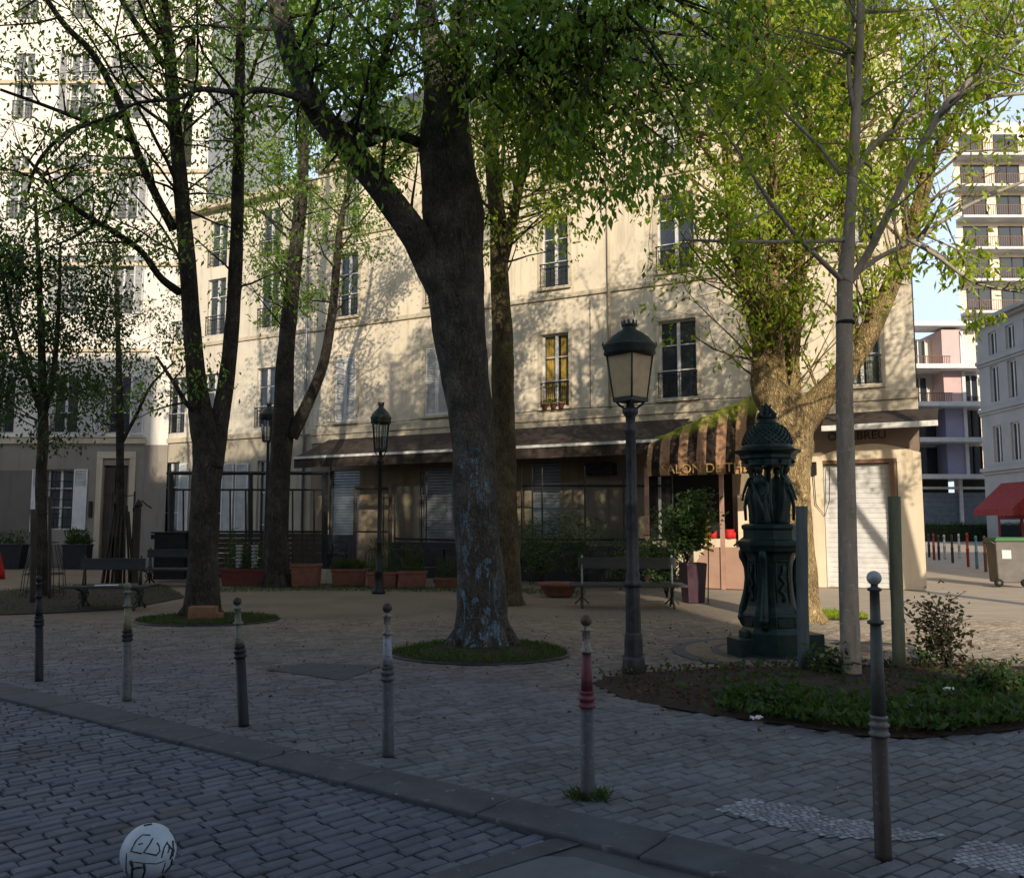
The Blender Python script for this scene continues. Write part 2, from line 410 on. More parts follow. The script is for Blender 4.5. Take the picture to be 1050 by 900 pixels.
def slats(par, a, b, c, d, y, m, name='roller_shutter', pitch=.1):
    f = MB(); n = int((d - c) / pitch); vs = []; fs = []
    k = 0
    for i in range(n):
        z = c + (d - c) * i / n; z2 = c + (d - c) * (i + 1) / n
        for (yy, zz) in ((y, z), (y - .018, z + .02), (y - .018, z2 - .02)):
            vs += [(a, yy, zz), (b, yy, zz)]
    vs += [(a, y, d), (b, y, d)]
    for i in range(len(vs) // 2 - 1): fs.append((2 * i, 2 * i + 1, 2 * i + 3, 2 * i + 2))
    f.add(vs, fs); f.bb(a - .04, a + .03, y - .05, y + .02, c, d); f.bb(b - .03, b + .04, y - .05, y + .02, c, d)
    return f.build(name, m, par)

# ------------------------------------------------------------------ ground
KE = Vector((.806, -.5916, 0)); KN = Vector((.5916, .806, 0))
def kp(a, c, z=0): v = KE * a + KN * c; return Vector((v.x, v.y, z))
C_OUT, C_IN, ROADZ = 3.97, 4.35, -.022

def gz(x, y):
    s = min(max((x - 9) / 4, 0), 1)
    return s * max(0, min((y - 27) * .031, 3.5))

def ground_mat(name, ca, cb, mortar, rot, bs, earth=None):
    m, nt, b, o = new_mat(name)
    v = coords(nt, (1, 1, 1), (0, 0, rot))
    v1 = coords(nt)
    nd = nt.nodes.new('ShaderNodeTexNoise'); nd.inputs['Scale'].default_value = 1.4; nt.links.new(v1, nd.inputs['Vector'])
    mx = nt.nodes.new('ShaderNodeVectorMath'); mx.operation = 'MULTIPLY_ADD'; mx.inputs[1].default_value = (.12, .12, 0); nt.links.new(nd.outputs['Color'], mx.inputs[0]); nt.links.new(v, mx.inputs[2])
    br = nt.nodes.new('ShaderNodeTexBrick'); br.inputs['Scale'].default_value = 1
    br.inputs['Brick Width'].default_value = bs[0]; br.inputs['Row Height'].default_value = bs[1]; br.inputs['Mortar Size'].default_value = .012
    br.inputs['Color1'].default_value = (*ca, 1); br.inputs['Color2'].default_value = (*cb, 1); br.inputs['Mortar'].default_value = (*mortar, 1)
    nt.links.new(mx.outputs[0], br.inputs[0])
    col = br.outputs[0]
    if earth: col = mixc(nt, ramp(nt, noise(nt, v1, .45, 8, .65), .30, .62), col, earth)
    col = mixc(nt, ramp(nt, noise(nt, v1, 11, 7, .7), .55, .75), col, tuple(x * .55 for x in ca))
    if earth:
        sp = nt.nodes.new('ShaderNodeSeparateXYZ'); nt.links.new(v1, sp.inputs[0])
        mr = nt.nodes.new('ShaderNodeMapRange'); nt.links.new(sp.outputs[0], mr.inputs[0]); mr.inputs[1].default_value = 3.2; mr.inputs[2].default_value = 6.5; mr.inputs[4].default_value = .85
        col = mixc(nt, mr.outputs[0], col, mixc(nt, ramp(nt, noise(nt, coords(nt, (.6, 3, 1)), 1.6, 7, .65), .35, .65), (.56, .48, .38), (.42, .35, .28)))  # paler street to the right, its sunlit strip partly put into the colour
    nt.links.new(col, b.inputs['Base Color']); b.inputs['Roughness'].default_value = .9; b.inputs['Specular IOR Level'].default_value = .2
    n1 = bump(nt, b, br.outputs['Fac'], -.5, .02); bump(nt, b, noise(nt, v1, 40, 5, .7), .5, .012, n1)
    return m
M['pave_far'] = ground_mat('pave_far', (.19, .155, .125), (.15, .125, .10), (.08, .068, .052), R(-38), (.22, .12), (.225, .178, .132))
M['asphalt'] = pm('asphalt', (.085, .088, .10), (.065, .068, .08), 3, .92, bmp=.6, bscale=120, bdist=.006)
M['asphalt_light'] = pm('asphalt_light', (.13, .145, .16), (.10, .11, .125), 3, .92, bmp=.6, bscale=120, bdist=.006)
M['mortar'] = pm('mortar', (.035, .036, .042), (.055, .05, .045), 9, .98, bmp=.5)
M['mortar_dark'] = pm('mortar_dark', (.016, .017, .020), (.03, .028, .027), 9, .98, bmp=.5)
M['earth'] = pm('earth', (.07, .055, .042), (.05, .04, .03), 1.5, .98, bmp=.6)
M['kerbstone'] = pm('kerbstone', (.082, .088, .106), (.05, .055, .068), 3, .8, bmp=.9, bscale=70, bdist=.006, wear=(.15, .15, .155), wamt=.6)

# giant base sheet
g = MB(); g.quad((-900, -900, -.16), (900, -900, -.16), (900, 900, -.16), (-900, 900, -.16)); struct(g.build('ground', 'earth'))
# pavement heightfield on the far side of the kerb
g = MB()
ys = list(np.arange(0, 30, 2.0)) + list(np.arange(30, 160, 5.0)); 
for j in range(len(ys) - 1):
    pass
as_ = list(np.arange(-80, 160, 4.0)); cs = [C_IN - .05, 8, 12, 16] + list(np.arange(20, 80, 4)) + list(range(80, 200, 12))
vs = []; fs = []
for c in cs:
    for a in as_:
        p = kp(a, c); vs.append((p.x, p.y, -.012 + gz(p.x, p.y)))
for i in range(len(cs) - 1):
    for j in range(len(as_) - 1):
        n = len(as_); fs.append((i * n + j, i * n + j + 1, (i + 1) * n + j + 1, (i + 1) * n + j))
g.add(vs, fs, True); struct(g.build('pavement', 'pave_far'))

# individually laid stones near the camera
def stone_mat(name):
    m, nt, b, o = new_mat(name)
    at = N(nt, 'ShaderNodeAttribute', attribute_name='tint')
    v = coords(nt)
    c = mixc(nt, ramp(nt, noise(nt, v, 30, 7, .75), .3, .75), at.outputs['Color'], (.02, .02, .022), 'MIX')
    c = mixc(nt, .7, c, at.outputs['Color'])
    c = mixc(nt, ramp(nt, noise(nt, v, 1.3, 8, .72, .4), .42, .72), c, mixc(nt, 1.0, c, (.62, .60, .56), 'MULTIPLY'))
    nt.links.new(c, b.inputs['Base Color'])
    nt.links.new(ramp(nt, noise(nt, v, 2.5, 5, .6), .3, .7, (.55,) * 3, (.85,) * 3), b.inputs['Roughness'])
    b.inputs['Specular IOR Level'].default_value = .35
    bump(nt, b, noise(nt, v, 55, 6, .7), .55, .008)
    return m
M['setts'] = stone_mat('setts')

def lay(name, mortar_name, region, a_rng, b_rng, ang, row, ln, colf, z0, gap=.012, jit=.012, kill=None, depth=.03):
    ca, sa = math.cos(ang), math.sin(ang)
    V = []; F = []; C = []
    b = b_rng[0]; r = 0
    while b < b_rng[1]:
        rw = row * random.uniform(.9, 1.12); a = a_rng[0] - random.uniform(0, ln)
        while a < a_rng[1]:
            l = ln * random.uniform(.72, 1.3)
            am, bm = a + l / 2, b + rw / 2
            x, y = am * ca - bm * sa, am * sa + bm * ca
            if region(x, y):
                o = len(V); zt = z0 + random.uniform(-.004, .006); tk = 1 if depth > .01 else .1; zt = z0 + (zt - z0) * tk; tx, ty = random.uniform(-.02, .02) * tk, random.uniform(-.03, .03) * tk
                for (inset, dz) in ((gap * .5, -depth), (gap * .5 + .002, -.007), (gap * .5 + .013, 0)):
                    for (sx, sy) in ((-1, -1), (1, -1), (1, 1), (-1, 1)):
                        ja = random.uniform(-jit, jit); jb = random.uniform(-jit, jit) * .7
                        if dz != -depth or True:
                            aa = am + sx * (l / 2 - inset) + ja; bb = bm + sy * (rw / 2 - inset) + jb
                        V.append((aa * ca - bb * sa, aa * sa + bb * ca, zt + dz + tx * (aa - am) + ty * (bb - bm)))
                for q in range(2):
                    for i in range(4):
                        j = (i + 1) % 4; F.append((o + q * 4 + i, o + q * 4 + j, o + q * 4 + 4 + j, o + q * 4 + 4 + i))
                F.append((o + 8, o + 9, o + 10, o + 11))
                c = colf(x, y); C += [c] * 12
            a += l
        b += rw; r += 1
    me = bpy.data.meshes.new(name); me.from_pydata(V, [], F); me.materials.append(M['setts'])
    ca_ = me.color_attributes.new('tint', 'FLOAT_COLOR', 'POINT')
    ca_.data.foreach_set('color', np.array([(c[0], c[1], c[2], 1) for c in C], dtype=np.float32).ravel())
    me.update(); o = bpy.data.objects.new(name, me); COL.objects.link(o); struct(o); return o

def vis(x, y, ymax):
    return .8 < y < ymax and abs(x) < y * .66 + 1.2
def road_reg(x, y):
    c = x * KN.x + y * KN.y
    if not (c < C_OUT + .08 and vis(x, y, 14)): return False
    if y < 3.2: return False
    # dark asphalt strip corner
    return not in_poly((x, y), ASPH)
def in_poly(p, poly):
    x, y = p; ins = False; n = len(poly)
    for i in range(n):
        x1, y1 = poly[i][:2]; x2, y2 = poly[(i + 1) % n][:2]
        if (y1 > y) != (y2 > y) and x < (x2 - x1) * (y - y1) / (y2 - y1) + x1: ins = not ins
    return ins
ASPH = [tuple(G(px, py, ROADZ)[:2]) for px, py in ((598, 852), (395, 912), (395, 990), (1300, 990), (1000, 925), (800, 903))]
def pave_reg(x, y):
    c = x * KN.x + y * KN.y
    return c > C_IN - .10 and vis(x, y, 15.5) and not in_poly((x, y), BEDS)
BEDPX = [(606, 700), (640, 690), (720, 686), (870, 682), (960, 680), (1080, 684), (1120, 720), (1050, 747), (990, 753), (940, 757), (880, 754), (800, 742), (730, 733), (690, 726), (640, 716)]
BEDS = [tuple(G(px, py)[:2]) for px, py in BEDPX]
def rc(x, y):
    k = random.uniform(.82, 1.16); t = random.uniform(-.003, .005)
    return (.122 * k + t, .136 * k, .178 * k - t)
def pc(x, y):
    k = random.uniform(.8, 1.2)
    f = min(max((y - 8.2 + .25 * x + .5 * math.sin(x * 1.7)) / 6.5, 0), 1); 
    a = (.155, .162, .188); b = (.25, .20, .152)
    g_ = min(max((x - 3.5) / 2.5, 0), 1) * min(max((y - 9.5) / 3, 0), 1); c_ = (.42, .35, .27)  # setts on the right carry the same sunlit strip in their colour
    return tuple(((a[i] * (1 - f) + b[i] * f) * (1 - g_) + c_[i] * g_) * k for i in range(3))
# mortar sheets
g = MB(); pts = [kp(-60, C_OUT, ROADZ - .014), kp(60, C_OUT, ROADZ - .014), kp(60, -30, ROADZ - .014), kp(-60, -30, ROADZ - .014)]
g.add(pts, [(3, 2, 1, 0)]); struct(g.build('road', 'mortar_dark'))
lay('road_setts', None, road_reg, (-14, 14), (-14, 16), R(44), .098, .172, rc, ROADZ, gap=.011, jit=.006)
lay('pavement_setts', None, pave_reg, (-8, 26), (-16, 22), R(36), .092, .172, pc, .0, gap=.006, jit=.004)
g = MB(); pts = [kp(-13.4, C_IN - .02, -.0105), kp(9, C_IN - .02, -.0105), Vector((11.6, 15.42, -.0105)), Vector((-11.2, 15.42, -.0105))]
pv = [p for p in pts]; g.add(pv, [(0, 1, 2, 3)]); struct(g.build('pavement_bed', 'mortar'))
# kerb stones
g = MB(); a = -14.0
while a < 14:
    l = random.uniform(.85, 1.15); z = .008 + random.uniform(-.003, .003)
    q = [kp(a + .006, C_OUT + random.uniform(-.010, .010)), kp(a + l - .006, C_OUT + random.uniform(-.010, .010)), kp(a + l - .006, C_IN), kp(a + .006, C_IN)]
    vs = [(p.x, p.y, -.15) for p in q] + [(p.x, p.y, z) for p in q]
    g.add(vs, [(3, 2, 1, 0), (4, 5, 6, 7), (0, 1, 5, 4), (1, 2, 6, 5), (2, 3, 7, 6), (3, 0, 4, 7)]); a += l
struct(g.build('kerb', 'kerbstone', bevel=.012))
# asphalt strip in the road with its own row of edging stones
def sheet(name, px, z, m, zz=None):
    pts = [G(a, b, z) for a, b in px]
    g = MB(); g.add(pts, [tuple(reversed(range(len(pts))))] if signed(pts) < 0 else [tuple(range(len(pts)))]); return g.build(name, m)
def signed(p): return sum(p[i].x * p[(i + 1) % len(p)].y - p[(i + 1) % len(p)].x * p[i].y for i in range(len(p)))
struct(sheet('asphalt', [(598, 852), (395, 912), (395, 990), (1300, 990), (1000, 925), (800, 903)], ROADZ + .0, 'asphalt'))
struct(sheet('asphalt_patch', [(548, 877), (590, 878), (680, 903), (760, 940), (440, 940), (480, 892)], ROADZ + .005, 'asphalt_light'))
struct(sheet('edging_strip', [(590, 853), (612, 860), (470, 903), (420, 915), (400, 908)], ROADZ + .009, 'kerbstone'))
struct(sheet('asphalt_mend', [(272, 686), (318, 679), (392, 682), (352, 697)], .0085, 'asphalt'))

# small bright setts: worn patches on the pavement
def pat_reg(poly): return lambda x, y: in_poly((x, y), poly)
def lc(x, y):
    k = random.uniform(.75, 1.3); return (.36 * k, .38 * k, .42 * k)
PA = [tuple(G(*p)[:2]) for p in ((735, 830), (765, 819), (835, 828), (850, 838), (890, 841), (905, 847), (975, 856), (935, 862), (850, 858), (800, 848))]
PB = [tuple(G(*p)[:2]) for p in ((990, 862), (1080, 868), (1120, 890), (1100, 905), (1040, 897), (975, 884))]
lay('worn_patch', None, pat_reg(PA), (-2, 8), (-6, 8), R(20), .036, .045, lc, .0085, gap=.005, jit=.001, depth=.006)
lay('worn_patch', None, pat_reg(PB), (-2, 8), (-6, 8), R(20), .036, .045, lc, .0085, gap=.005, jit=.001, depth=.006)

# ------------------------------------------------------------------ leaves and grass
def leaf_object(name, mat, pos, dirs, length, width, parent=None, kind=None, loc=None, dark=.05, fold=.25):
    n = len(pos); pos = np.asarray(pos, float); d = np.asarray(dirs, float)
    d /= np.linalg.norm(d, axis=1)[:, None] + 1e-9
    r = rng.normal(size=(n, 3)); s = np.cross(d, r); s /= np.linalg.norm(s, axis=1)[:, None] + 1e-9
    nn = np.cross(d, s)
    L = (length * rng.uniform(.5, 1.4, n))[:, None]; W = (width * rng.uniform(.7, 1.2, n))[:, None]
    a = pos; m = pos + d * L * .45; t = pos + d * L + nn * L * rng.uniform(-.2, .2, (n, 1))
    l = m + s * W * .5 + nn * W * fold; rr = m - s * W * .5 + nn * W * fold
    V = np.stack([a, l, t, rr], 1).reshape(-1, 3)
    me = bpy.data.meshes.new(name)
    me.vertices.add(4 * n); me.vertices.foreach_set('co', V.astype(np.float32).ravel())
    idx = (np.arange(n) * 4)[:, None]; F = np.concatenate([idx + [[0, 1, 2]], idx + [[0, 2, 3]]], 1).reshape(-1)
    me.loops.add(6 * n); me.loops.foreach_set('vertex_index', F.astype(np.int32))
    me.polygons.add(2 * n); me.polygons.foreach_set('loop_start', (np.arange(2 * n) * 3).astype(np.int32))
    me.update(calc_edges=True)
    tint = np.zeros((n, 4, 4), np.float32); tint[:, :, 3] = 1
    tint[:, :, 0] = rng.uniform(0, 1, n)[:, None]; tint[:, :, 1] = (rng.uniform(0, 1, n) < dark)[:, None] * .8
    c = me.color_attributes.new('tint', 'FLOAT_COLOR', 'POINT'); c.data.foreach_set('color', tint.ravel())
    me.materials.append(M[mat]); o = bpy.data.objects.new(name, me); COL.objects.link(o)
    if parent is not None: o.parent = parent
    if loc is not None: o.location = loc
    if kind: o['kind'] = kind
    return o

def grass(name, poly, n, h, mat='grass', spread=.5, z=0.0, width=.012, wts=None):
    xs = [p[0] for p in poly]; ys_ = [p[1] for p in poly]; pos = []
    while len(pos) < n:
        x, y = random.uniform(min(xs), max(xs)), random.uniform(min(ys_), max(ys_))
        if in_poly((x, y), poly) and (wts is None or random.random() < wts(x, y)): pos.append((x, y, z))
    d = rng.normal(size=(n, 3)) * spread; d[:, 2] = 1
    o = leaf_object(name, mat, pos, d, h, width); o['kind'] = 'stuff'; return o

def ellipse_px(cx, cy, rx, n=28, ry=None, c0=None):
    c = G(cx, cy); e = G(cx + rx, cy); r = (e - c).length; 
    return [(c.x + r * math.cos(t) * (1 + .04 * math.sin(3 * t + cx)), c.y + (ry or r) * math.sin(t)) for t in np.linspace(0, 2 * math.pi, n, endpoint=False)]

def soil_disc(name, poly, z0, hmid, m='soil', nr=7):
    cx = sum(p[0] for p in poly) / len(poly); cy = sum(p[1] for p in poly) / len(poly)
    vs = [(cx, cy, z0 + hmid)]; fs = []
    n = len(poly)
    for k in range(1, nr + 1):
        t = k / nr
        for p in poly:
            vs.append((cx + (p[0] - cx) * t, cy + (p[1] - cy) * t, z0 + hmid * (1 - t ** 3) + (random.uniform(-.012, .018) if k < nr else 0)))
    for i in range(n): fs.append((0, 1 + i, 1 + (i + 1) % n))
    for k in range(nr - 1):
        for i in range(n):
            j = (i + 1) % n; fs.append((1 + k * n + i, 1 + (k + 1) * n + i, 1 + (k + 1) * n + j, 1 + k * n + j))
    g = MB(); g.add(vs, fs, True); return g.build(name, m)

# tree rings of grass
for nm, (cx, cy, rx, ry) in {'a': (494, 669, 90, 1.05), 'b': (213, 636, 72, .95)}.items():
    el = ellipse_px(cx, cy, rx, 36, ry=ry)
    struct(soil_disc('soil', el, .006, .05))
    el2 = [((x - sum(p[0] for p in el) / 36) * .97 + sum(p[0] for p in el) / 36, y) for x, y in el]
    grass('grass', el2, 5200, .065, z=.03, spread=1.2)
    ed = MB(); ed.tube([(x, y, .012) for x, y in el + el[:1]], .018, 5); tag(ed.build('ring_edge', 'steel'), 'thin metal edging ring at the foot of the ' + ('thick central tree' if nm == 'a' else 'forked tree'), 'edging')
# left bed
LB = [tuple(G(*p)[:2]) for p in ((-60, 612), (60, 600), (170, 600), (190, 612), (130, 624), (60, 628), (-60, 632))]
struct(soil_disc('soil', LB, .006, .05)); grass('grass', LB, 3200, .07, 'leaf_dark', z=.03, spread=.9)
# verge below the terrace planters
VB = [tuple(G(*p)[:2]) for p in ((205, 603), (330, 600), (470, 603), (600, 606), (600, 611), (470, 608), (330, 606), (205, 608))]
grass('grass', VB, 4000, .10, 'leaf_dark', z=.0, spread=.9)
# lit grass at the foot of the plane tree
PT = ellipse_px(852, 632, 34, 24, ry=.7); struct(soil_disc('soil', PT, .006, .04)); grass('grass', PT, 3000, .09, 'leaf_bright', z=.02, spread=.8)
# planting bed front right
struct(soil_disc('planting_bed', BEDS, .004, .07, nr=12))
bc = (sum(p[0] for p in BEDS) / len(BEDS), sum(p[1] for p in BEDS) / len(BEDS))
def bw(x, y):
    px = CX + FPX * x / y * 1.0; py = 540 + 1440 / y
    w = 0.03
    if px > 735 and py > 714 + 8 * math.sin(px * .03): w = .9
    if px > 1000 and py > 698: w = .8
    if px > 925 and 700 < py < 722: w = .25
    if px < 735: w = .01
    return w * (.35 + .65 * (math.sin(x * 5.1) * math.sin(y * 7.3 + x) > .15))
grass('weeds', BEDS, 4300, .085, 'grass', z=.05, spread=.9, width=.03, wts=bw)
grass('leafy_weeds', BEDS, 2100, .10, 'leaf_dark', z=.07, spread=2.0, width=.06, wts=bw)
def bl(x, y): return .8
grass('dead_leaves', BEDS, 1600, .05, 'deadleaf' if 'deadleaf' in M else 'leaf_dark', z=.07, spread=6, width=.04, wts=bl) if False else None
M['deadleaf'] = leafmat('deadleaf', (.10, .055, .03), (.05, .03, .02), (.2, .15, .1))
o = grass('dead_leaves', BEDS, 2600, .05, 'deadleaf', z=.062, spread=5, width=.035)
SC = [tuple(G(*p)[:2]) for p in ((560, 700), (700, 640), (1100, 660), (1100, 780), (700, 745))]
grass('dead_leaves', SC, 380, .045, 'deadleaf', z=.016, spread=8, width=.03)
SC2 = [tuple(G(*p)[:2]) for p in ((0, 640), (600, 630), (900, 640), (700, 800), (300, 780), (0, 700))]
grass('dead_leaves', SC2, 420, .04, 'deadleaf', z=.016, spread=8, width=.025)
g_px = [tuple(G(*p)[:2]) for p in ((0, 720), (0, 860), (560, 890), (1040, 880), (1040, 770), (620, 720), (300, 660), (0, 650))]
M['specks'] = leafmat('specks', (.35, .35, .34), (.12, .11, .10), (.5, .5, .5))
grass('litter_specks', g_px, 260, .018, 'specks', z=.014, spread=9, width=.012)
tuft = [(G(604, 818)[0] + .13 * math.cos(t), G(604, 818)[1] + .10 * math.sin(t)) for t in np.linspace(0, 6.28, 12)]
grass('grass', tuft, 200, .07, z=0, spread=.9, width=.010)

# ------------------------------------------------------------------ trees
class Tree:
    def __init__(s, base): s.base = Vector(base); s.mb = MB(); s.tw = MB(); s.lp = []; s.ld = []; s.k = .9
    def limb(s, pts, n=14, wob=.05, sub=6):
        """pts: (px,py,Y,width_px) or Vector,r -> smooth tube; returns world samples"""
        w = []
        for p in pts:
            if len(p) == 4: q = P(p[0], p[1], p[2]); w.append((q, p[3] * p[2] / FPX / 2 * s.k))
            else: w.append((Vector(p[0]), p[1]))
        out = []
        for i in range(len(w) - 1):
            p0, p1, p2, p3 = w[max(i - 1, 0)][0], w[i][0], w[i + 1][0], w[min(i + 2, len(w) - 1)][0]
            for k in range(sub):
                t = k / sub
                q = .5 * ((2 * p1) + (p2 - p0) * t + (2 * p0 - 5 * p1 + 4 * p2 - p3) * t * t + (3 * p1 - p0 - 3 * p2 + p3) * t ** 3)
                out.append((q, w[i][1] * (1 - t) + w[i + 1][1] * t))
        out.append(w[-1])
        s.mb.tube([q - s.base for q, r in out], [r for q, r in out], n, wob=wob)
        return out
    def roots(s, r, k=7):
        for i in range(k):
            a = 2 * math.pi * (i + random.uniform(-.25, .25)) / k; d = Vector((math.cos(a), math.sin(a), 0)); L = r * random.uniform(1.25, 1.6)
            s.mb.tube([d * r * .55 + Vector((0, 0, r * 1.5)), d * r * .78 + Vector((0, 0, r * .7)), d * L * .8 + Vector((0, 0, r * .18)), d * L * 1.05 + Vector((0, 0, -.05))], [r * .22, r * .30, r * .27, r * .16], 8, wob=.08)
    def cluster(s, p, d, n, spread=.22, up=.0):
        for _ in range(n):
            q = p + Vector((random.gauss(0, spread), random.gauss(0, spread), random.gauss(0, spread * .8)))
            dd = d * .35 + Vector((random.gauss(0, .45), random.gauss(0, .45), -.75 + up + random.gauss(0, .35)))
            s.lp.append(tuple(q - s.base)); s.ld.append(tuple(dd))
    def grow(s, p, d, L, r, lev, o):
        d = d.normalized(); n = max(3, int(L / .3)); pts = [p]; cur = Vector(p); st = L / n
        zl = o.get('zmin', 2.5)
        for i in range(n):
            d = (d + Vector((random.gauss(0, .13), random.gauss(0, .13), random.gauss(0, .10) + o.get('trop', .03))) * (1.1 if lev else .8)).normalized()
            cur = cur + d * st; pts.append(cur.copy())
        rad = [r * (1 - .75 * i / n) for i in range(n + 1)]
        s.tw.tube([q - s.base for q in pts], rad, 5 if lev < 2 else 3)
        if lev >= o.get('levels', 2):
            for i in range(1, n + 1):
                if random.random() < o.get('ld', .8) and pts[i].z > zl and o['ok'](pts[i]): s.cluster(pts[i], d, o.get('nl', 5), o.get('sp', .16))
        else:
            dens = o.get('dens', 2.6)
            k = max(2, int(L * dens))
            for j in range(k):
                t = random.uniform(.2, 1); i = min(int(t * n), n - 1); q = pts[i].lerp(pts[i + 1], random.random())
                dd = (pts[i + 1] - pts[i]).normalized(); a = dd.cross(Vector((random.gauss(0, 1), random.gauss(0, 1), random.gauss(0, 1)))).normalized()
                s.grow(q, dd * .55 + a * .9 + Vector((0, 0, o.get('rise', .1))), L * random.uniform(.32, .55), max(r * (1 - .7 * t) * .5, .004), lev + 1, o)
    def sprout(s, samples, t0, t1, k, L, r, o, up=.4, side=None):
        n = len(samples)
        for _ in range(k):
            i = min(int(random.uniform(t0, t1) * (n - 1)), n - 2); q, rr = samples[i]; dd = (samples[i + 1][0] - q).normalized()
            a = dd.cross(Vector((random.gauss(0, 1), random.gauss(0, 1), random.gauss(0, 1)))).normalized()
            if side and random.random() < .7: a = (a + side).normalized()
            s.grow(q, dd * .3 + a + Vector((0, 0, up)), L * random.uniform(.6, 1.25), min(r, rr * .6), 0, o)
    def fill(s, samples, c, r, k, o, lev=1, rad=.02):
        for _ in range(k):
            v = Vector((random.gauss(0, 1), random.gauss(0, 1), random.gauss(0, 1))).normalized() * (random.random() ** .45)
            tgt = Vector((c[0] + v.x * r[0], c[1] + v.y * r[1], c[2] + v.z * r[2]))
            q = min((random.choice(samples) for _ in range(14)), key=lambda w: (w[0] - tgt).length + max(0, w[0].z - tgt.z) * .6)
            d = tgt - q[0]; L = max(.8, min(d.length * 1.05, 4.2)); s.grow(q[0], d + Vector((0, 0, .25 * L)), L, min(rad + .006 * L, q[1] * .6), lev, o)
    def finish(s, name, label, barkm, leafm, L=.10, W=.05, group=None, dark=.05):
        t = thing(name, label, 'tree', s.base, group=group)
        s.mb.build('trunk', barkm, t)
        s.tw.build('branches', barkm, t)
        if s.lp: leaf_object('crown', leafm, s.lp, s.ld, L, W, t, dark=dark)
        print('TREE', name, 'leaves', len(s.lp), 'twigv', len(s.tw.v))
        return t
anyok = lambda p: True
def topx(p):  # approximate pixel of a world point
    y = p.y * CP + (p.z - H) * SP; x = p.x; z = -p.y * SP + (p.z - H) * CP
    return CX + FPX * x / y, CY - FPX * z / y
EXEC_TREES = True

# central thick tree ------------------------------------------------
tb = G(494, 664); Y = tb.y
t = Tree(tb)
t.k = .96
A = t.limb([(494, 668, Y, 70), (494, 655, Y, 59), (493, 620, Y, 53), (490, 540, Y, 46), (484, 450, Y, 46), (474, 360, Y, 54), (467, 295, Y, 62), (464, 220, Y, 66), (458, 150, Y, 58), (455, 100, Y, 48), (446, 40, Y, 26)], 26, .045)
t.k = .88
B = t.limb([(470, 330, Y, 40), (448, 285, Y - .1, 40), (425, 240, Y - .3, 36), (392, 195, Y - .5, 33), (345, 140, Y - .8, 30), (312, 90, Y - 1.0, 27), (290, 30, Y - 1.1, 25), (275, -40, Y - 1.2, 22), (240, -160, Y - 1.3, 14), (225, -260, Y - 1.4, 6)], 16, .05)
Cc = t.limb([(446, 60, Y, 27), (438, 10, Y + .1, 25), (432, -60, Y + .2, 22), (420, -180, Y + .4, 14), (415, -300, Y + .3, 6)], 12, .05)
D = t.limb([(464, 110, Y, 34), (472, 60, Y - .1, 30), (476, 0, Y - .2, 27), (484, -80, Y - .3, 21), (500, -200, Y - .5, 13), (510, -310, Y - .6, 5)], 12, .05)
E = t.limb([(430, 146, Y, 14), (400, 136, Y - .3, 12), (372, 132, Y - .5, 11), (350, 128, Y - .6, 10), (320, 110, Y - .7, 8)], 8, .04)
E2 = t.limb([(376, 150, Y - .5, 11), (384, 100, Y - .7, 10), (396, 50, Y - .9, 9), (412, -10, Y - 1, 8), (430, -90, Y - 1, 5)], 8, .03)
E3 = t.limb([(330, 122, Y - .9, 11), (306, 101, Y - 1.3, 9), (268, 92, Y - 1.5, 7), (243, 95, Y - 1.6, 7), (205, 92, Y - 1.8, 6), (182, 101, Y - 1.9, 5), (140, 106, Y - 2, 4), (118, 118, Y - 2.1, 4), (80, 132, Y - 2.1, 3), (52, 160, Y - 2.2, 2)], 7, .03)
E4 = t.limb([(478, 100, Y, 16), (530, 60, Y - .8, 13), (590, 30, Y - 1.4, 11), (650, 5, Y - 1.8, 9), (720, -40, Y - 2.0, 6)], 8, .03)
def ok5(p):
    a, b = topx(p)
    if b > 290 or (b > 240 and random.random() < .5): return False
    if 415 < a < 500 and b > 95: return random.random() < .08
    if a < 330 and b > 130: return random.random() < .25
    if 500 < a < 760 and b > 215: return random.random() < .6
    if a < 300: return random.random() < .35
    if a > 780: return random.random() < .35
    return True
o = dict(zmin=4.4, levels=2, dens=2.4, nl=12, ld=.68, trop=-.02, rise=-.05, ok=ok5, sp=.15)
for S_, a0, k, L in ((B, .35, 16, 2.2), (Cc, .2, 12, 2.4), (D, .1, 16, 2.6), (E, .3, 3, 1.3), (E2, .2, 6, 1.5), (E4, .1, 17, 1.9), (E3, .2, 7, 1.0)):
    t.sprout(S_, a0, 1, k, L, .035, o, up=.1)
for px, py in ((520, 110), (580, 100), (640, 110), (700, 120), (560, 60), (660, 60), (760, 80), (330, 40), (360, 60)):   # boughs reaching right
    q = P(480 if px > 400 else 300, 40, Y); dd = P(px, py, Y - 1.6) - q
    t.grow(q, dd, dd.length * 1.1, .035, 0, dict(o, dens=2.6))
t.fill(B + Cc + D + E2 + E4, (tb.x + .1, 12, 11.6), (4.6, 3.4, 3.2), 44, dict(o, dens=2.2)); t.fill(Cc + D + E4, (1.5, 12, 11.0), (4.0, 2.5, 3.0), 16, dict(o, dens=1.3, ld=.45), 0, .09); t.fill(D + E4 + Cc, (1.3, 10.9, 7.3), (2.9, 1.5, 1.4), 36, dict(o, dens=2.3)); t.fill(B + Cc + E2, (-1.9, 11, 7.6), (1.5, 1.3, 1.2), 28, o)
t.roots(0.36); t.finish('broad_tree', 'thickest tree, dark ridged trunk with faded blue paint, standing in a round grass patch', 'bark_main', 'leaf_mid', .125, .058)

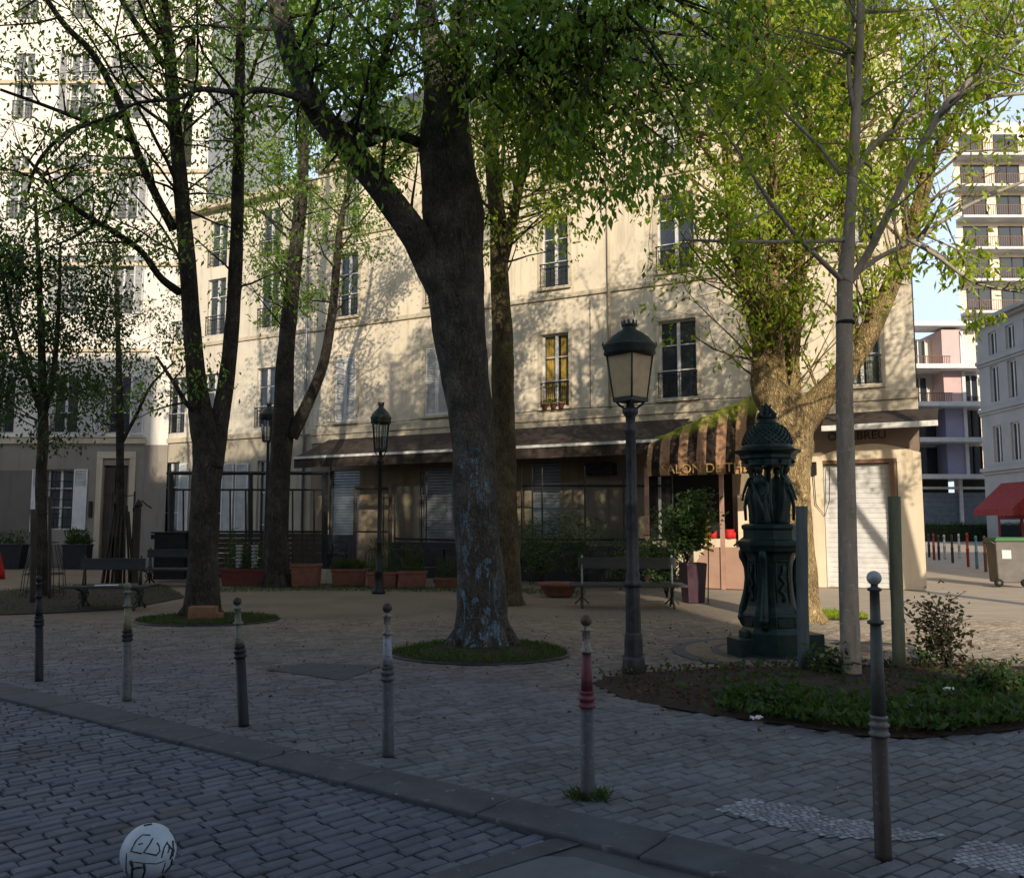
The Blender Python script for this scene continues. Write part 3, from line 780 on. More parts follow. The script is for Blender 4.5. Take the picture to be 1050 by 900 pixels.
# tree just behind it ------------------------------------------------
Y = 18.5; tb = P(520, 618, Y); tb.z = 0
t = Tree(tb)
A = t.limb([(520, 622, Y, 36), (518, 520, Y, 28), (516, 430, Y, 26), (516, 370, Y, 26), (513, 310, Y, 22), (512, 240, Y, 20), (506, 190, Y, 18), (505, 120, Y, 15), (515, 40, Y, 12), (518, -60, Y, 8), (520, -150, Y, 4)], 12, .06)
B = t.limb([(514, 270, Y, 15), (528, 215, Y - .2, 12), (540, 150, Y - .3, 10), (552, 80, Y - .3, 8), (560, 0, Y - .3, 5)], 8, .05)
def ok6(p):
    a, b = topx(p); return b < 265 or random.random() < .2
o = dict(zmin=4.6, levels=2, dens=2.0, nl=14, ld=.7, ok=ok6, trop=.01, sp=.16)
t.sprout(A, .5, 1, 26, 2.2, .03, o, up=.15); t.sprout(B, .2, 1, 12, 1.8, .025, o, up=.15)
t.fill(A[18:] + B, (.2, 18.5, 10.2), (3.0, 2.4, 3.6), 55, o)
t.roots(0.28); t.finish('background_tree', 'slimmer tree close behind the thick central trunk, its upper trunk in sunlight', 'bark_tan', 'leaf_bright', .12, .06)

# left forked tree ----------------------------------------------------
tb = G(207, 634); Y = tb.y; t = Tree(tb)
t.k = .82
A = t.limb([(207, 638, Y, 56), (207, 622, Y, 44), (208, 580, Y, 36), (210, 520, Y, 34), (213, 470, Y, 38), (210, 440, Y, 34), (202, 400, Y, 25), (198, 350, Y, 22), (193, 280, Y, 21), (186, 200, Y, 19), (179, 120, Y, 17), (173, 50, Y, 15), (165, -20, Y, 13), (150, -120, Y, 9), (140, -220, Y, 4)], 18, .05)
B = t.limb([(216, 480, Y, 32), (223, 440, Y + .1, 24), (232, 395, Y + .1, 20), (237, 340, Y + .1, 18), (242, 270, Y + .2, 17), (244, 180, Y + .2, 15), (246, 80, Y + .2, 13), (248, 0, Y + .2, 11), (252, -110, Y + .2, 8), (255, -220, Y + .2, 4)], 14, .05)
b1 = t.limb([(178, 236, Y, 13), (160, 200, Y - .2, 11), (140, 155, Y - .4, 11), (122, 105, Y - .6, 10), (95, 55, Y - .8, 9), (68, 28, Y - 1, 8), (45, -5, Y - 1.2, 7), (10, -60, Y - 1.3, 5)], 8, .04)
b2 = t.limb([(184, 300, Y, 11), (165, 285, Y - .3, 9), (145, 258, Y - .5, 8), (120, 240, Y - .8, 8), (90, 222, Y - 1, 7), (60, 200, Y - 1.3, 6), (30, 165, Y - 1.5, 4)], 8, .04)
b3 = t.limb([(128, 118, Y - .6, 8), (105, 125, Y - .8, 7), (70, 135, Y - 1, 6), (40, 165, Y - 1.2, 5), (28, 200, Y - 1.2, 3)], 6, .03)
b4 = t.limb([(135, 145, Y - .4, 7), (100, 130, Y - .8, 6), (50, 110, Y - 1.2, 5), (0, 92, Y - 1.6, 4)], 6, .03)
b5 = t.limb([(170, 70, Y, 10), (150, 40, Y - .3, 9), (125, 0, Y - .6, 8), (100, -60, Y - .8, 5)], 7, .03)
b6 = t.limb([(205, 425, Y, 7), (192, 415, Y - .3, 6), (180, 395, Y - .6, 5), (160, 365, Y - .9, 3)], 6, .02)
o = dict(zmin=2.9, levels=2, dens=2.2, nl=10, sp=.2, ok=lambda p: topx(p)[1] < 440, trop=-.01)
for S_, a0, k, L in ((A, .55, 15, 2.0), (B, .4, 14, 2.0), (b1, .2, 9, 1.5), (b2, .2, 6, 1.2), (b5, .2, 5, 1.3), (b6, .3, 3, .9), (b3, .2, 4, .8), (b4, .2, 4, .9)):
    t.sprout(S_, a0, 1, k, L, .022, o, up=.1)
t.fill(A[40:] + B[30:], (-5.6, 15, 10.2), (3.4, 2.6, 4.0), 34, o); t.fill(b1 + b2, (-7.6, 14.2, 7.4), (1.6, 1.0, 1.8), 16, o)
t.roots(0.3); t.finish('forked_tree', 'tall forked tree with two dark stems, an orange stone block at its foot', 'bark_dark', 'leaf_mid', .11, .05, dark=.25)

# tree beside the terrace frame ---------------------------------------
Y = 24.0; tb = P(284, 600, Y); tb.z = 0; t = Tree(tb)
A = t.limb([(284, 602, Y, 34), (284, 585, Y, 27), (285, 520, Y, 24), (290, 440, Y, 24), (292, 380, Y, 20), (297, 320, Y, 18), (303, 260, Y, 16), (309, 200, Y, 15), (312, 120, Y, 12), (318, 40, Y, 9), (322, -60, Y, 5)], 12, .05)
B = t.limb([(298, 448, Y, 17), (312, 420, Y, 14), (328, 385, Y, 12), (336, 350, Y, 11), (342, 310, Y, 10), (346, 260, Y, 9), (352, 215, Y - .2, 7), (370, 160, Y - .4, 5), (380, 100, Y - .5, 3)], 9, .05)
o = dict(zmin=5.2, levels=2, dens=1.9, nl=13, ok=lambda p: topx(p)[1] < 400 and (topx(p)[0] < 330 or topx(p)[1] < 330), sp=.2)
t.sprout(A, .45, 1, 30, 2.8, .03, o, up=.1); t.sprout(B, .45, 1, 9, 1.9, .02, o, up=.1)
t.fill(A[30:] + B[20:], (-5.6, 24, 11.5), (4.2, 2.6, 4.6), 34, o)
t.roots(0.36); t.finish('terrace_tree', 'dark leaning two-stemmed tree standing by the black framed terrace', 'bark_dark', 'leaf_mid', .13, .065)

# big pollarded plane tree on the right -------------------------------
tb = G(816, 636); Y = tb.y; t = Tree(tb)
A = t.limb([(819, 640, Y, 66), (817, 620, Y, 54), (811, 560, Y, 48), (808, 500, Y, 48), (808, 460, Y, 54), (806, 425, Y, 56), (788, 395, Y, 36), (782, 350, Y, 26), (770, 305, Y, 22), (757, 255, Y, 17), (748, 190, Y, 13), (742, 100, Y, 10), (735, 0, Y, 7)], 18, .07)
t.k = .68
B = t.limb([(814, 445, Y, 48), (838, 412, Y, 42), (862, 386, Y - .1, 37), (892, 340, Y - .1, 32), (918, 280, Y - .2, 25), (935, 235, Y - .2, 23), (945, 200, Y - .2, 22), (958, 160, Y - .3, 17), (985, 110, Y - .3, 13), (1010, 40, Y - .3, 9), (1020, -60, Y - .3, 5)], 14, .07)
t.k = .82
C2 = t.limb([(812, 425, Y, 30), (812, 370, Y + .2, 18), (818, 300, Y + .3, 16), (822, 220, Y + .3, 14), (828, 140, Y + .3, 12), (830, 60, Y + .3, 9), (835, -40, Y + .3, 5)], 10, .07)
C3 = t.limb([(800, 400, Y, 22), (796, 340, Y - .2, 14), (793, 260, Y - .3, 12), (790, 180, Y - .3, 10), (785, 100, Y - .3, 7), (780, 10, Y - .3, 4)], 9, .07)
C4 = t.limb([(876, 370, Y, 16), (868, 300, Y + .1, 13), (866, 220, Y + .1, 12), (872, 130, Y + .1, 10), (880, 40, Y, 7)], 9, .07)
def ok7(p):
    a, b = topx(p)
    if b > 430: return False
    if a > 945 and b > 130: return random.random() < .2
    if a < 745 and b > 220: return random.random() < (.6 if b < 300 else .12)
    return random.random() < (.85 if b < 260 else .6 if b < 360 else .35)
o = dict(zmin=3.6, levels=2, dens=2.3, nl=15, ld=.7, ok=ok7, trop=.05, rise=.25, sp=.14)
# upright pollard shoots from the fork
for _ in range(60):
    S_ = random.choice((A, A, B, B, C2)); i = random.randint(int(len(S_) * .42), int(len(S_) * .62)) if S_ is A else random.randint(2, int(len(S_) * .5))
    q, r = S_[i]; t.grow(q, Vector((random.gauss(0, .35), random.gauss(0, .3), 1.3)), random.uniform(1.2, 3.0), .02, 0, dict(o, dens=1.5, levels=1, ld=.42))
for S_, a0, k, L in ((A, .62, 14, 1.8), (B, .3, 13, 1.9), (C2, .4, 14, 1.8), (C3, .4, 12, 1.7), (C4, .4, 11, 1.7)):
    t.sprout(S_, a0, 1, k, L, .03, o, up=.5)
t.fill(A[36:] + B[15:] + C2 + C3 + C4, (5.6, 15, 10.0), (4.4, 2.6, 4.0), 95, o); t.fill(A[40:] + B[15:] + C2, (6.0, 15, 10.0), (3.6, 2.2, 3.6), 14, dict(o, dens=1.2, ld=.4), 0, .08)
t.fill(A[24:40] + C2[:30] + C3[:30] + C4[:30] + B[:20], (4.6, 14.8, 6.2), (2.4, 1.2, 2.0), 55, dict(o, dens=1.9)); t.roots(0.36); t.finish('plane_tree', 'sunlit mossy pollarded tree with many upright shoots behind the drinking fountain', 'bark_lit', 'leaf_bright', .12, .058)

# slender young tree in the planting bed -------------------------------
tb = G(873, 696); Y = tb.y; t = Tree(tb)
A = t.limb([(874, 700, Y, 27), (873, 684, Y, 22), (870, 600, Y, 21), (868, 500, Y, 20), (866, 400, Y, 19), (866, 300, Y, 18), (867, 285, Y, 19), (871, 230, Y, 13), (876, 150, Y, 12), (880, 70, Y, 10), (884, -20, Y, 9), (890, -140, Y, 6), (895, -260, Y, 3)], 14, .02)
l1 = t.limb([(872, 288, Y, 10), (890, 260, Y - .1, 9), (908, 225, Y - .3, 9), (935, 170, Y - .5, 8), (965, 115, Y - .7, 8), (1000, 78, Y - .8, 7), (1050, 38, Y - 1, 6), (1100, 0, Y - 1.1, 4)], 8, .02)
l2 = t.limb([(874, 284, Y, 7), (900, 265, Y + .2, 6), (940, 245, Y + .3, 6), (985, 215, Y + .4, 5), (1040, 190, Y + .5, 4), (1100, 170, Y + .5, 3)], 7, .02)
l3 = t.limb([(864, 288, Y, 7), (845, 270, Y - .3, 6), (815, 240, Y - .5, 5), (785, 200, Y - .7, 5), (760, 160, Y - .8, 4), (720, 100, Y - .9, 3)], 7, .02)
l4 = t.limb([(862, 180, Y, 5), (840, 150, Y + .3, 5), (800, 110, Y + .5, 4), (765, 60, Y + .6, 3), (730, 10, Y + .6, 2)], 6, .02)
l5 = t.limb([(874, 180, Y, 8), (900, 145, Y + .2, 7), (950, 115, Y + .4, 6), (1010, 100, Y + .6, 5), (1070, 95, Y + .7, 3)], 7, .02)
l6 = t.limb([(868, 246, Y, 6), (820, 248, Y - .4, 5), (760, 248, Y - .6, 4), (700, 246, Y - .8, 3)], 6, .02)
l7 = t.limb([(930, 245, Y + .1, 5), (960, 262, Y + .1, 5), (1000, 290, Y, 4), (1050, 300, Y, 3)], 6, .02)
def ok8(p):
    a, b = topx(p)
    if b > 330: return random.random() < .1
    if a < 830 and b > 150: return random.random() < .45
    return random.random() < .5
o = dict(zmin=3.2, levels=2, dens=2.4, nl=14, ok=ok8, trop=.0, rise=.05, sp=.10, ld=.6)
for S_, a0, k, L in ((A, .6, 10, 1.5), (l1, .25, 11, 1.1), (l2, .25, 9, .9), (l3, .3, 7, .8), (l4, .3, 5, .8), (l5, .3, 9, 1.0), (l6, .3, 5, .5), (l7, .3, 5, .6)):
    t.sprout(S_, a0, 1, k, L, .014, o, up=.1)
t.fill(A[40:] + l1 + l2 + l5, (4.8, 9.4, 7.0), (1.9, 1.4, 2.3), 46, dict(o, ld=.8))
t.finish('young_tree', 'slender smooth grey young tree rising from the planting bed between wooden stakes', 'bark_young', 'leaf_bright', .11, .048)

# street tree just outside the right edge; its crown dapples the corner of the building
tb = Vector((11.6, 12.4, 0)); t = Tree(tb)
A = t.limb([(tb + Vector(p), r) for p, r in (((0, 0, -.05), .30), ((0, 0, 1.5), .22), ((.1, .1, 3.5), .19), ((-.1, .1, 5.5), .15), ((-.3, 0, 7.5), .11), ((-.3, 0, 10.5), .04))], 14, .05)
B = t.limb([(tb + Vector(p), r) for p, r in (((.05, .1, 3.4), .13), ((.9, .2, 5), .10), ((1.5, .2, 7), .07), ((1.9, .3, 9.5), .03))], 10, .05)
C_ = t.limb([(tb + Vector(p), r) for p, r in (((0, .1, 4.2), .12), ((-.9, .5, 5.8), .09), ((-1.6, .6, 7.4), .06), ((-2.0, .6, 9.2), .03))], 10, .05)
o = dict(zmin=4.2, levels=2, dens=2.2, nl=12, ok=anyok, trop=.03, sp=.2)
t.fill(A[8:] + B[6:] + C_[6:], (11.4, 12.6, 8.6), (3.0, 2.6, 3.0), 42, o)
t.finish('street_tree', 'leafy street tree standing just beyond the right edge of the square', 'bark_dark', 'leaf_bright', .12, .058)

# two young trees on the left -----------------------------------------
Y = 20.0; tb = P(44, 612, Y); tb.z = 0; t = Tree(tb)
A = t.limb([(44, 612, Y, 12), (43, 560, Y, 12), (42, 500, Y, 12), (44, 450, Y, 12), (44, 400, Y, 10), (42, 340, Y, 8), (40, 280, Y, 6), (36, 200, Y, 3)], 8, .04)
B = t.limb([(44, 430, Y, 8), (55, 380, Y, 7), (60, 320, Y, 5), (62, 250, Y, 3)], 6, .03)
C_ = t.limb([(43, 425, Y, 8), (28, 380, Y, 6), (12, 330, Y, 5), (0, 270, Y, 3)], 6, .03)
o = dict(zmin=2.9, levels=2, dens=3.3, nl=12, ok=lambda p: topx(p)[0] < 125 and topx(p)[1] > 150, trop=.02, rise=.1, sp=.2)
t.sprout(A, .4, .98, 26, 1.9, .016, o, up=.15); t.sprout(B, .2, 1, 10, 1.4, .012, o); t.sprout(C_, .2, 1, 12, 1.5, .012, o)
t.finish('small_tree', 'small dark bushy tree at the left edge, standing in a wire guard between stakes', 'bark_dark', 'leaf_dark', .12, .06)
Y = 25.0; tb = P(121, 598, Y); tb.z = 0; t = Tree(tb)
A = t.limb([(121, 598, Y, 9), (122, 560, Y, 9), (123, 500, Y, 9), (123, 440, Y, 9), (122, 380, Y, 7), (120, 320, Y, 5), (117, 250, Y, 3)], 8, .04)
b1 = t.limb([(124, 455, Y, 5), (140, 425, Y, 4), (155, 395, Y, 3), (180, 370, Y, 2)], 5, .03)
o = dict(zmin=4.0, levels=2, dens=2.0, nl=9, ok=lambda p: 70 < topx(p)[0] < 185 and topx(p)[1] > 240, trop=.02, sp=.2)
t.sprout(A, .5, 1, 22, 1.9, .014, o, up=.2); t.sprout(b1, .3, 1, 5, 1.0, .01, o)
t.finish('thin_tree', 'thin tree with a fan of laths round its foot, before the dark doorway', 'bark_dark', 'leaf_dark', .12, .06)

# ------------------------------------------------------------------ main facade (local frame: x along, y inward, z up)
OX = Vector((0, 28.1, 0)); RZ = -math.atan2(.471, .882)
HC = 5.07
def fs_px(px, out=0.0):  # local x for an image column, on the plane 'out' metres in front of the wall
    r = ray(px, 540); u = Vector((.882, -.471)); nrm = Vector((-.471, -.882))
    o2 = Vector((OX.x, OX.y)) + nrm * out; k = (o2.dot(nrm)) / (r.x * nrm.x + r.y * nrm.y)
    q = Vector((r.x * k, r.y * k)); return (q - Vector((OX.x, OX.y))).dot(u)
def fz_px(px, py, out=0.0):
    s = fs_px(px, out); w = Vector((OX.x, OX.y)) + Vector((.882, -.471)) * s + Vector((-.471, -.882)) * out
    return P(px, py, w.y).z
SE = fs_px(946); SD = fs_px(318); SL = fs_px(147)
print('facade s', SE, SD, SL)
bm = thing('apartment_building', 'long cream apartment building with shuttered cafe below, dappled with tree shadows', 'building', OX, RZ)
ZB = [0, HC, 8.85, 12.2, 15.3]
cols = [fs_px(352), fs_px(447), fs_px(570), fs_px(698), fs_px(795), fs_px(890)]
ops = []; wins = []
for fi in (1, 2, 3):
    z0 = ZB[fi] + (.28 if fi == 1 else .35); h = 2.35 if fi < 3 else 2.0
    for ci, s in enumerate(cols):
        wd = .95 if ci != 3 else 1.15
        ops.append((s - wd / 2, s + wd / 2, z0, z0 + h)); wins.append((fi, ci, s - wd / 2, s + wd / 2, z0, z0 + h))
# ground floor openings
def gop(pa, pb, ya, yb, out=0): 
    return (fs_px(pa, out), fs_px(pb, out), max(0.0, fz_px((pa + pb) / 2, yb, out)), fz_px((pa + pb) / 2, ya, out))
shop = (fs_px(846), fs_px(915), 0.0, fz_px(880, 475))
ga = [(fs_px(338), fs_px(368), 0, 3.6), (fs_px(430), fs_px(468), 0, 3.6), (fs_px(545), fs_px(575), .35, 3.6), (fs_px(662), fs_px(752), .0, 3.5)]
w = MB(); wall_open(w, SD, SE, 0, ZB[4], 0, ops + ga + [shop], .25)
# side and back walls
dpt = 12
w.quad((SE, 0, 0), (SE - 1.2, dpt, 0), (SE - 1.2, dpt, ZB[4]), (SE, 0, ZB[4])); w.quad((SE - 1.2, dpt, 0), (SD, dpt, 0), (SD, dpt, ZB[4]), (SE - 1.2, dpt, ZB[4]))
w.quad((SD, dpt, 0), (SD, 0, 0), (SD, 0, ZB[4]), (SD, dpt, ZB[4]))
w.build('wall', 'wall_main', bm)
inn = MB(); inn.quad((SD, .6, 0), (SE, .6, 0), (SE, .6, ZB[4]), (SD, .6, ZB[4])); inn.build('inner_wall', 'black', bm)
# string courses, cornice
c_ = MB()
c_.bb(SD, SE + .05, -.10, .0, HC - .16, HC + .10); c_.bb(SD, SE + .03, -.05, 0, HC - .45, HC - .163)
c_.bb(SD, SE + .04, -.07, 0, ZB[2] - .06, ZB[2] + .10); c_.bb(SD, SE + .04, -.07, 0, ZB[3] - .06, ZB[3] + .08)
c_.bb(SD, SE + .25, -.32, 0, ZB[4] - .28, ZB[4] + .02); c_.bb(SD, SE + .15, -.18, 0, ZB[4] - .45, ZB[4] - .283)
c_.build('string_course', 'trim', bm, bevel=.015)
for fi, ci, a, b, z0, z1 in wins:
    su = MB(); su.bb(a - .12, a, -.03, .0, z0, z1 + .12); su.bb(b, b + .12, -.03, .0, z0, z1 + .12); su.bb(a, b, -.03, .0, z1, z1 + .12); su.bb(a - .1, b + .1, -.10, .0, z0 - .09, z0 - .002)
    su.build('window_surround', 'trim', bm)
for fi, ci, a, b, z0, z1 in wins:
    if (fi == 1 and ci in (0, 1)):
        m_ = (a + b) / 2
        louvre(bm, a + .01, m_ - .005, z0 + .01, z1 - .01, .0, 'white'); louvre(bm, m_ + .005, b - .01, z0 + .01, z1 - .01, .0, 'white')
    else:
        cur = 'curtain' if (fi, ci) == (1, 2) else ('curtw' if (fi + ci) % 3 == 0 else None)
        window(bm, a, b, z0, z1, .16, rail=True, railm='iron', curtain=cur)
r = MB(); S0, S1 = SD, SE
r.add([(S0, 0, ZB[4] + .02), (S1, 0, ZB[4] + .02), (S1 - .9, 1.4, ZB[4] + 2.6), (S0, 1.4, ZB[4] + 2.6), (S1 - 1.2, dpt, ZB[4] + .02), (S0, dpt, ZB[4] + .02), (S1 - 1.5, dpt - 2, ZB[4] + 2.9), (S0, dpt - 2, ZB[4] + 2.9)],
      [(0, 1, 2, 3), (3, 2, 6, 7), (1, 4, 6, 2), (7, 6, 4, 5), (0, 3, 7, 5)]); r.build('roof', 'slate', bm)
# drainpipes
dp = MB()
for px in (628,): s = fs_px(px); dp.tube([(s, -.08, HC + .1), (s, -.08, ZB[4] - .3)], .05, 8)
dp.build('drainpipe', 'trim', bm)
dp = MB(); s = fs_px(512); dp.tube([(s, -.12, 1), (s, -.12, ZB[4] - .3)], .05, 8); dp.build('drainpipe', 'zinc', bm)
g = MB(); g.tube([(SD + .2 + i * .9, -.12, HC + .16 + .02 * math.sin(i * 1.3)) for i in range(int((SE - SD) / .9))], .012, 4); g.build('cable', 'dark', bm)
g = MB(); g.tube([(cols[2] + 1.2, -.02, HC + .16), (cols[2] + 1.22, -.02, 8.7)], .010, 4); g.build('cable', 'dark', bm)
for s_, z_ in ((cols[3] - 1.6, 7.9), (cols[1] + 1.9, 7.4), (cols[3] + 1.2, 8.1)):
    g = MB(); g.bb(s_ - .12, s_ + .12, -.02, 0, z_ - .09, z_ + .09)
    for q in range(4): g.bb(s_ - .10, s_ + .10, -.03, -.021, z_ - .07 + q * .04, z_ - .055 + q * .04)
    g.build('vent', 'trim', bm)
# ground floor : roller shutters
for i, (a, b, c, d) in enumerate(ga[:3]): slats(bm, a + .02, b - .02, c, d, .12, 'greyshut' if 'greyshut' in M else 'zinc')
slats(bm, shop[0] + .02, shop[1] - .02, shop[2], shop[3] - .02, .16, 'white', pitch=.13)
fr = MB(); fr.bb(shop[0] - .0, shop[1] + .18, -.04, .0, shop[3], shop[3] + .10); fr.bb(shop[1], shop[1] + .10, -.06, .0, shop[2], shop[3]); fr.build('shutter_frame', 'postbrown', bm)
# shop front plaster pillar facing
pl = MB(); zf = fz_px(900, 456); x0, x1 = fs_px(832), SE + .04
# arched top panel
n = 20; vs = []; fs2 = []
for i in range(n + 1):
    t_ = i / n; x = x0 + (x1 - x0) * t_; za = zf + .28 * math.sin(math.pi * min(1, max(0, (t_ - .1) / .9))) - .25
    vs += [(x, -.03, shop[3] + .10), (x, -.03, za)]
for i in range(n): fs2.append((2 * i, 2 * i + 2, 2 * i + 3, 2 * i + 1))
pl.add(vs, fs2)
pl.quad((x0, -.03, 0), (shop[0], -.03, 0), (shop[0], -.03, shop[3] + .10), (x0, -.03, shop[3] + .10))
pl.quad((shop[1] + .18, -.03, 0), (x1, -.03, 0), (x1, -.03, shop[3] + .10), (shop[1] + .18, -.03, shop[3] + .10))
pl.quad((x1, -.03, 0), (x1 - .05, .5, 0), (x1 - .05, .5, zf), (x1, -.03, zf))
pl.build('shop_facing', 'wall_shop', bm)
fa = MB(); zf1 = fz_px(900, 437)
fa.quad((x0, -.012, shop[3] + .3), (SE + .02, -.012, shop[3] + .3), (SE + .02, -.012, HC - .46), (x0, -.012, HC - .46)); fa.build('shop_fascia', 'fascia', bm)
text_mesh('shop_lettering', "OZ'ABREU", .30, 'ink', bm, (fs_px(882), -.02, fz_px(884, 450.5)), (R(90), 0, 0), .008, 1.05)
# shop awning (rolled down a little) with pale front bar
aw = MB(); a0, a1 = fs_px(846, 1.0), fs_px(967, 1.0); zt = HC - .45; zb1 = fz_px(870, 436, 1.0); 
vs = []; fs3 = []; n = 18
for i in range(n + 1):
    x = a0 + (a1 - a0) * i / n
    vs += [(min(x, SE + .5), -.04, zt), (x, -.5, (zt + zb1) / 2 + .06), (x, -1.0, zb1 + .03 * math.sin(i * 1.1))]
for i in range(n):
    k = 3 * i; fs3 += [(k, k + 1, k + 4, k + 3), (k + 1, k + 2, k + 5, k + 4)]
aw.add(vs, fs3, True)
a_o = aw.build('shop_awning', 'awn', bm)
MB().bb(a0, a1, -1.06, -.98, zb1 - .13, zb1 + .01).build('awning_bar', 'ribbon', a_o, bevel=.01)
mt = MB(); s = fs_px(835); mt.bb(s - .10, s + .12, -.13, -.031, fz_px(835, 487), fz_px(835, 474)); mt.tube([(s + .05, -.10, fz_px(835, 487)), (s + .08, -.09, 2.2), (s + .30, -.08, 1.9), (s + .42, -.07, 2.3), (s + .45, -.06, 3.2)], .012, 5); mt.build('meter_box', 'dark', bm)

# long cafe awning -----------------------------------------------------
ca = thing('long_awning', 'long dark brown cafe awning with a thin pale front bar, stretched along the facade', 'awning', OX, RZ)
OUT = 1.9
x0, x1 = fs_px(300, OUT), fs_px(690, OUT); zt = HC - .35; zfr = fz_px(500, 459, OUT)
g = MB(); vs = []; fs4 = []; n = 40
for i in range(n + 1):
    x = x0 + (x1 - x0) * i / n; sag = .04 * abs(math.sin(i * .55))
    vs += [(x, -.12, zt), (x, -OUT * .5, (zt + zfr) / 2 - sag), (x, -OUT, zfr - sag * .3)]
for i in range(n): k = 3 * i; fs4 += [(k, k + 1, k + 4, k + 3), (k + 1, k + 2, k + 5, k + 4)]
g.add(vs, fs4, True); g.build('canvas', 'awn', ca)
MB().bb(x0, x1, -OUT - .05, -OUT + .03, zfr - .07, zfr + .01).build('front_bar', 'ribbon', ca)
g = MB(); vs = []; fs5 = []
n = 60
for i in range(n + 1):
    x = x0 + (x1 - x0) * i / n; vs += [(x, -OUT - .01 + .02 * math.sin(i * .9), zfr - .07), (x, -OUT + .03 * math.sin(i * .9), zfr - .38)]
for i in range(n): fs5.append((2 * i, 2 * i + 1, 2 * i + 3, 2 * i + 2))
g.add(vs, fs5, True); g.build('valance', 'awn', ca)
for px in (345, 440, 540, 640):
    s = fs_px(px, 1); b = MB(); b.tube([(s, -.15, zt - .5), (s, -1.1, zt - .75), (s + .2, -OUT + .05, zfr - .05)], .03, 6); b.build('folding_arm', 'dark', ca)

# cafe terrace: dark glazed enclosure under the awning ------------------
ct = thing('cafe_windbreak', 'dark metal glazed screen of the closed cafe under the long awning', 'cafe screen', OX, RZ)
O2 = 1.35
def bar(mb, pa, pb, ya, yb, out=O2, t=.06, d=.05):
    xa, xb = fs_px(pa, out), fs_px(pb, out); za, zb = fz_px(pa, ya, out), fz_px(pb, yb, out)
    mb.tube([(xa, -out, za), (xb, -out, zb)], t / 2, 4, smooth=False)
f = MB()
for px in (338, 405, 432, 437, 535, 546, 556, 600, 640, 690): bar(f, px, px, 478, 604, t=.055)
bar(f, 535, 690, 498, 498); bar(f, 405, 470, 552, 554); bar(f, 338, 410, 600, 600); bar(f, 535, 690, 553, 553)
f.build('frame', 'dark', ct)
dr = MB()
for px in (364, 400): bar(dr, px, px, 499, 603, t=.16)
bar(dr, 364, 400, 500, 500, t=.16); bar(dr, 393, 393, 503, 560, t=.06); bar(dr, 364, 400, 545, 545, t=.06)
dr.build('door_frame', 'darkwood', ct)
for (pa, pb, ya) in ((300, 364, 548), (400, 470, 556), (535, 600, 556), (600, 690, 560)):
    xa, xb = fs_px(pa, O2), fs_px(pb, O2); lo = MB(); lo.bb(xa, xb, -O2 - .02, -O2 + .02, 0, fz_px((pa + pb) / 2, ya, O2)); lo.build('lower_panel', 'dark', ct)
for (pa, pb) in ((338, 362), (404, 430), (540, 600), (600, 688)):
    gl = MB(); gl.quad((fs_px(pa, O2), -O2, .9), (fs_px(pb, O2), -O2, .9), (fs_px(pb, O2), -O2, 2.9), (fs_px(pa, O2), -O2, 2.9)); gl.build('pane', 'clearg', ct)
ac = MB(); s = fs_px(614, .4); z = fz_px(614, 481, .4); ac.bb(s - .45, s + .45, -.45, -.02, z - .17, z + .2); ac.lathe([(.14, -.02), (.14, .02)], 12, (s, -.47, z)); tag(ac.build('air_conditioner', 'dark', bevel=.02), 'dark air conditioner box on the cafe wall under the long awning', 'air conditioner')
bpy.context.view_layer.update()
o_ = bpy.data.objects['air_conditioner']; o_.location = OX; o_.rotation_euler = (0, 0, RZ)

# salon de the awning ------------------------------------------------------
def stripe_mat():
    m, nt, b, o = new_mat('awning_striped')
    v = coords(nt); sep = nt.nodes.new('ShaderNodeSeparateXYZ'); nt.links.new(v, sep.inputs[0])
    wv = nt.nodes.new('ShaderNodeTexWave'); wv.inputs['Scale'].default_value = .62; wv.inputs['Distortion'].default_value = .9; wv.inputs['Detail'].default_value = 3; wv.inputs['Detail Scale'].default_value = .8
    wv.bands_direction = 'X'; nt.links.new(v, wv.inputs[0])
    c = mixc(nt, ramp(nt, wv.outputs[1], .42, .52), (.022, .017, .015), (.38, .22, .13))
    c = mixc(nt, ramp(nt, noise(nt, v, 5, 7, .7), .5, .7), c, (.12, .075, .05))
    at = N(nt, 'ShaderNodeAttribute', attribute_name='moss')  # mask of the yellow-green tint along the canvas top
    ms = nt.nodes.new('ShaderNodeMath'); ms.operation = 'MULTIPLY'; nt.links.new(at.outputs['Fac'], ms.inputs[0]); nt.links.new(ramp(nt, noise(nt, v, 3, 6, .7), .3, .5), ms.inputs[1])
    c = mixc(nt, ms.outputs[0], c, (.27, .30, .035))  # canvas has soft dark bands and a yellow-green tint along the top
    nt.links.new(c, b.inputs['Base Color']); b.inputs['Roughness'].default_value = .95; b.inputs['Specular IOR Level'].default_value = .1
    bump(nt, b, noise(nt, coords(nt, (6, 1, .5)), 4, 4), .6, .05)
    return m
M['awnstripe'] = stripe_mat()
sa = thing('salon_awning', 'deep brown tea room awning with soft dark bands, green along the top, lettered in gold', 'awning', OX, RZ)
O3 = 2.3
x0, x1 = fs_px(664, O3), fs_px(806, O3); zv0 = fz_px(700, 488, O3) + .02; zv1 = zv0 + .40
n = 44; vs = []; fs6 = []; moss = []  # moss holds the weight of the yellow-green tint along the top
topz = lambda t: zv1 + .12 + (HC + .15 - zv1) * (.30 + .72 * t)
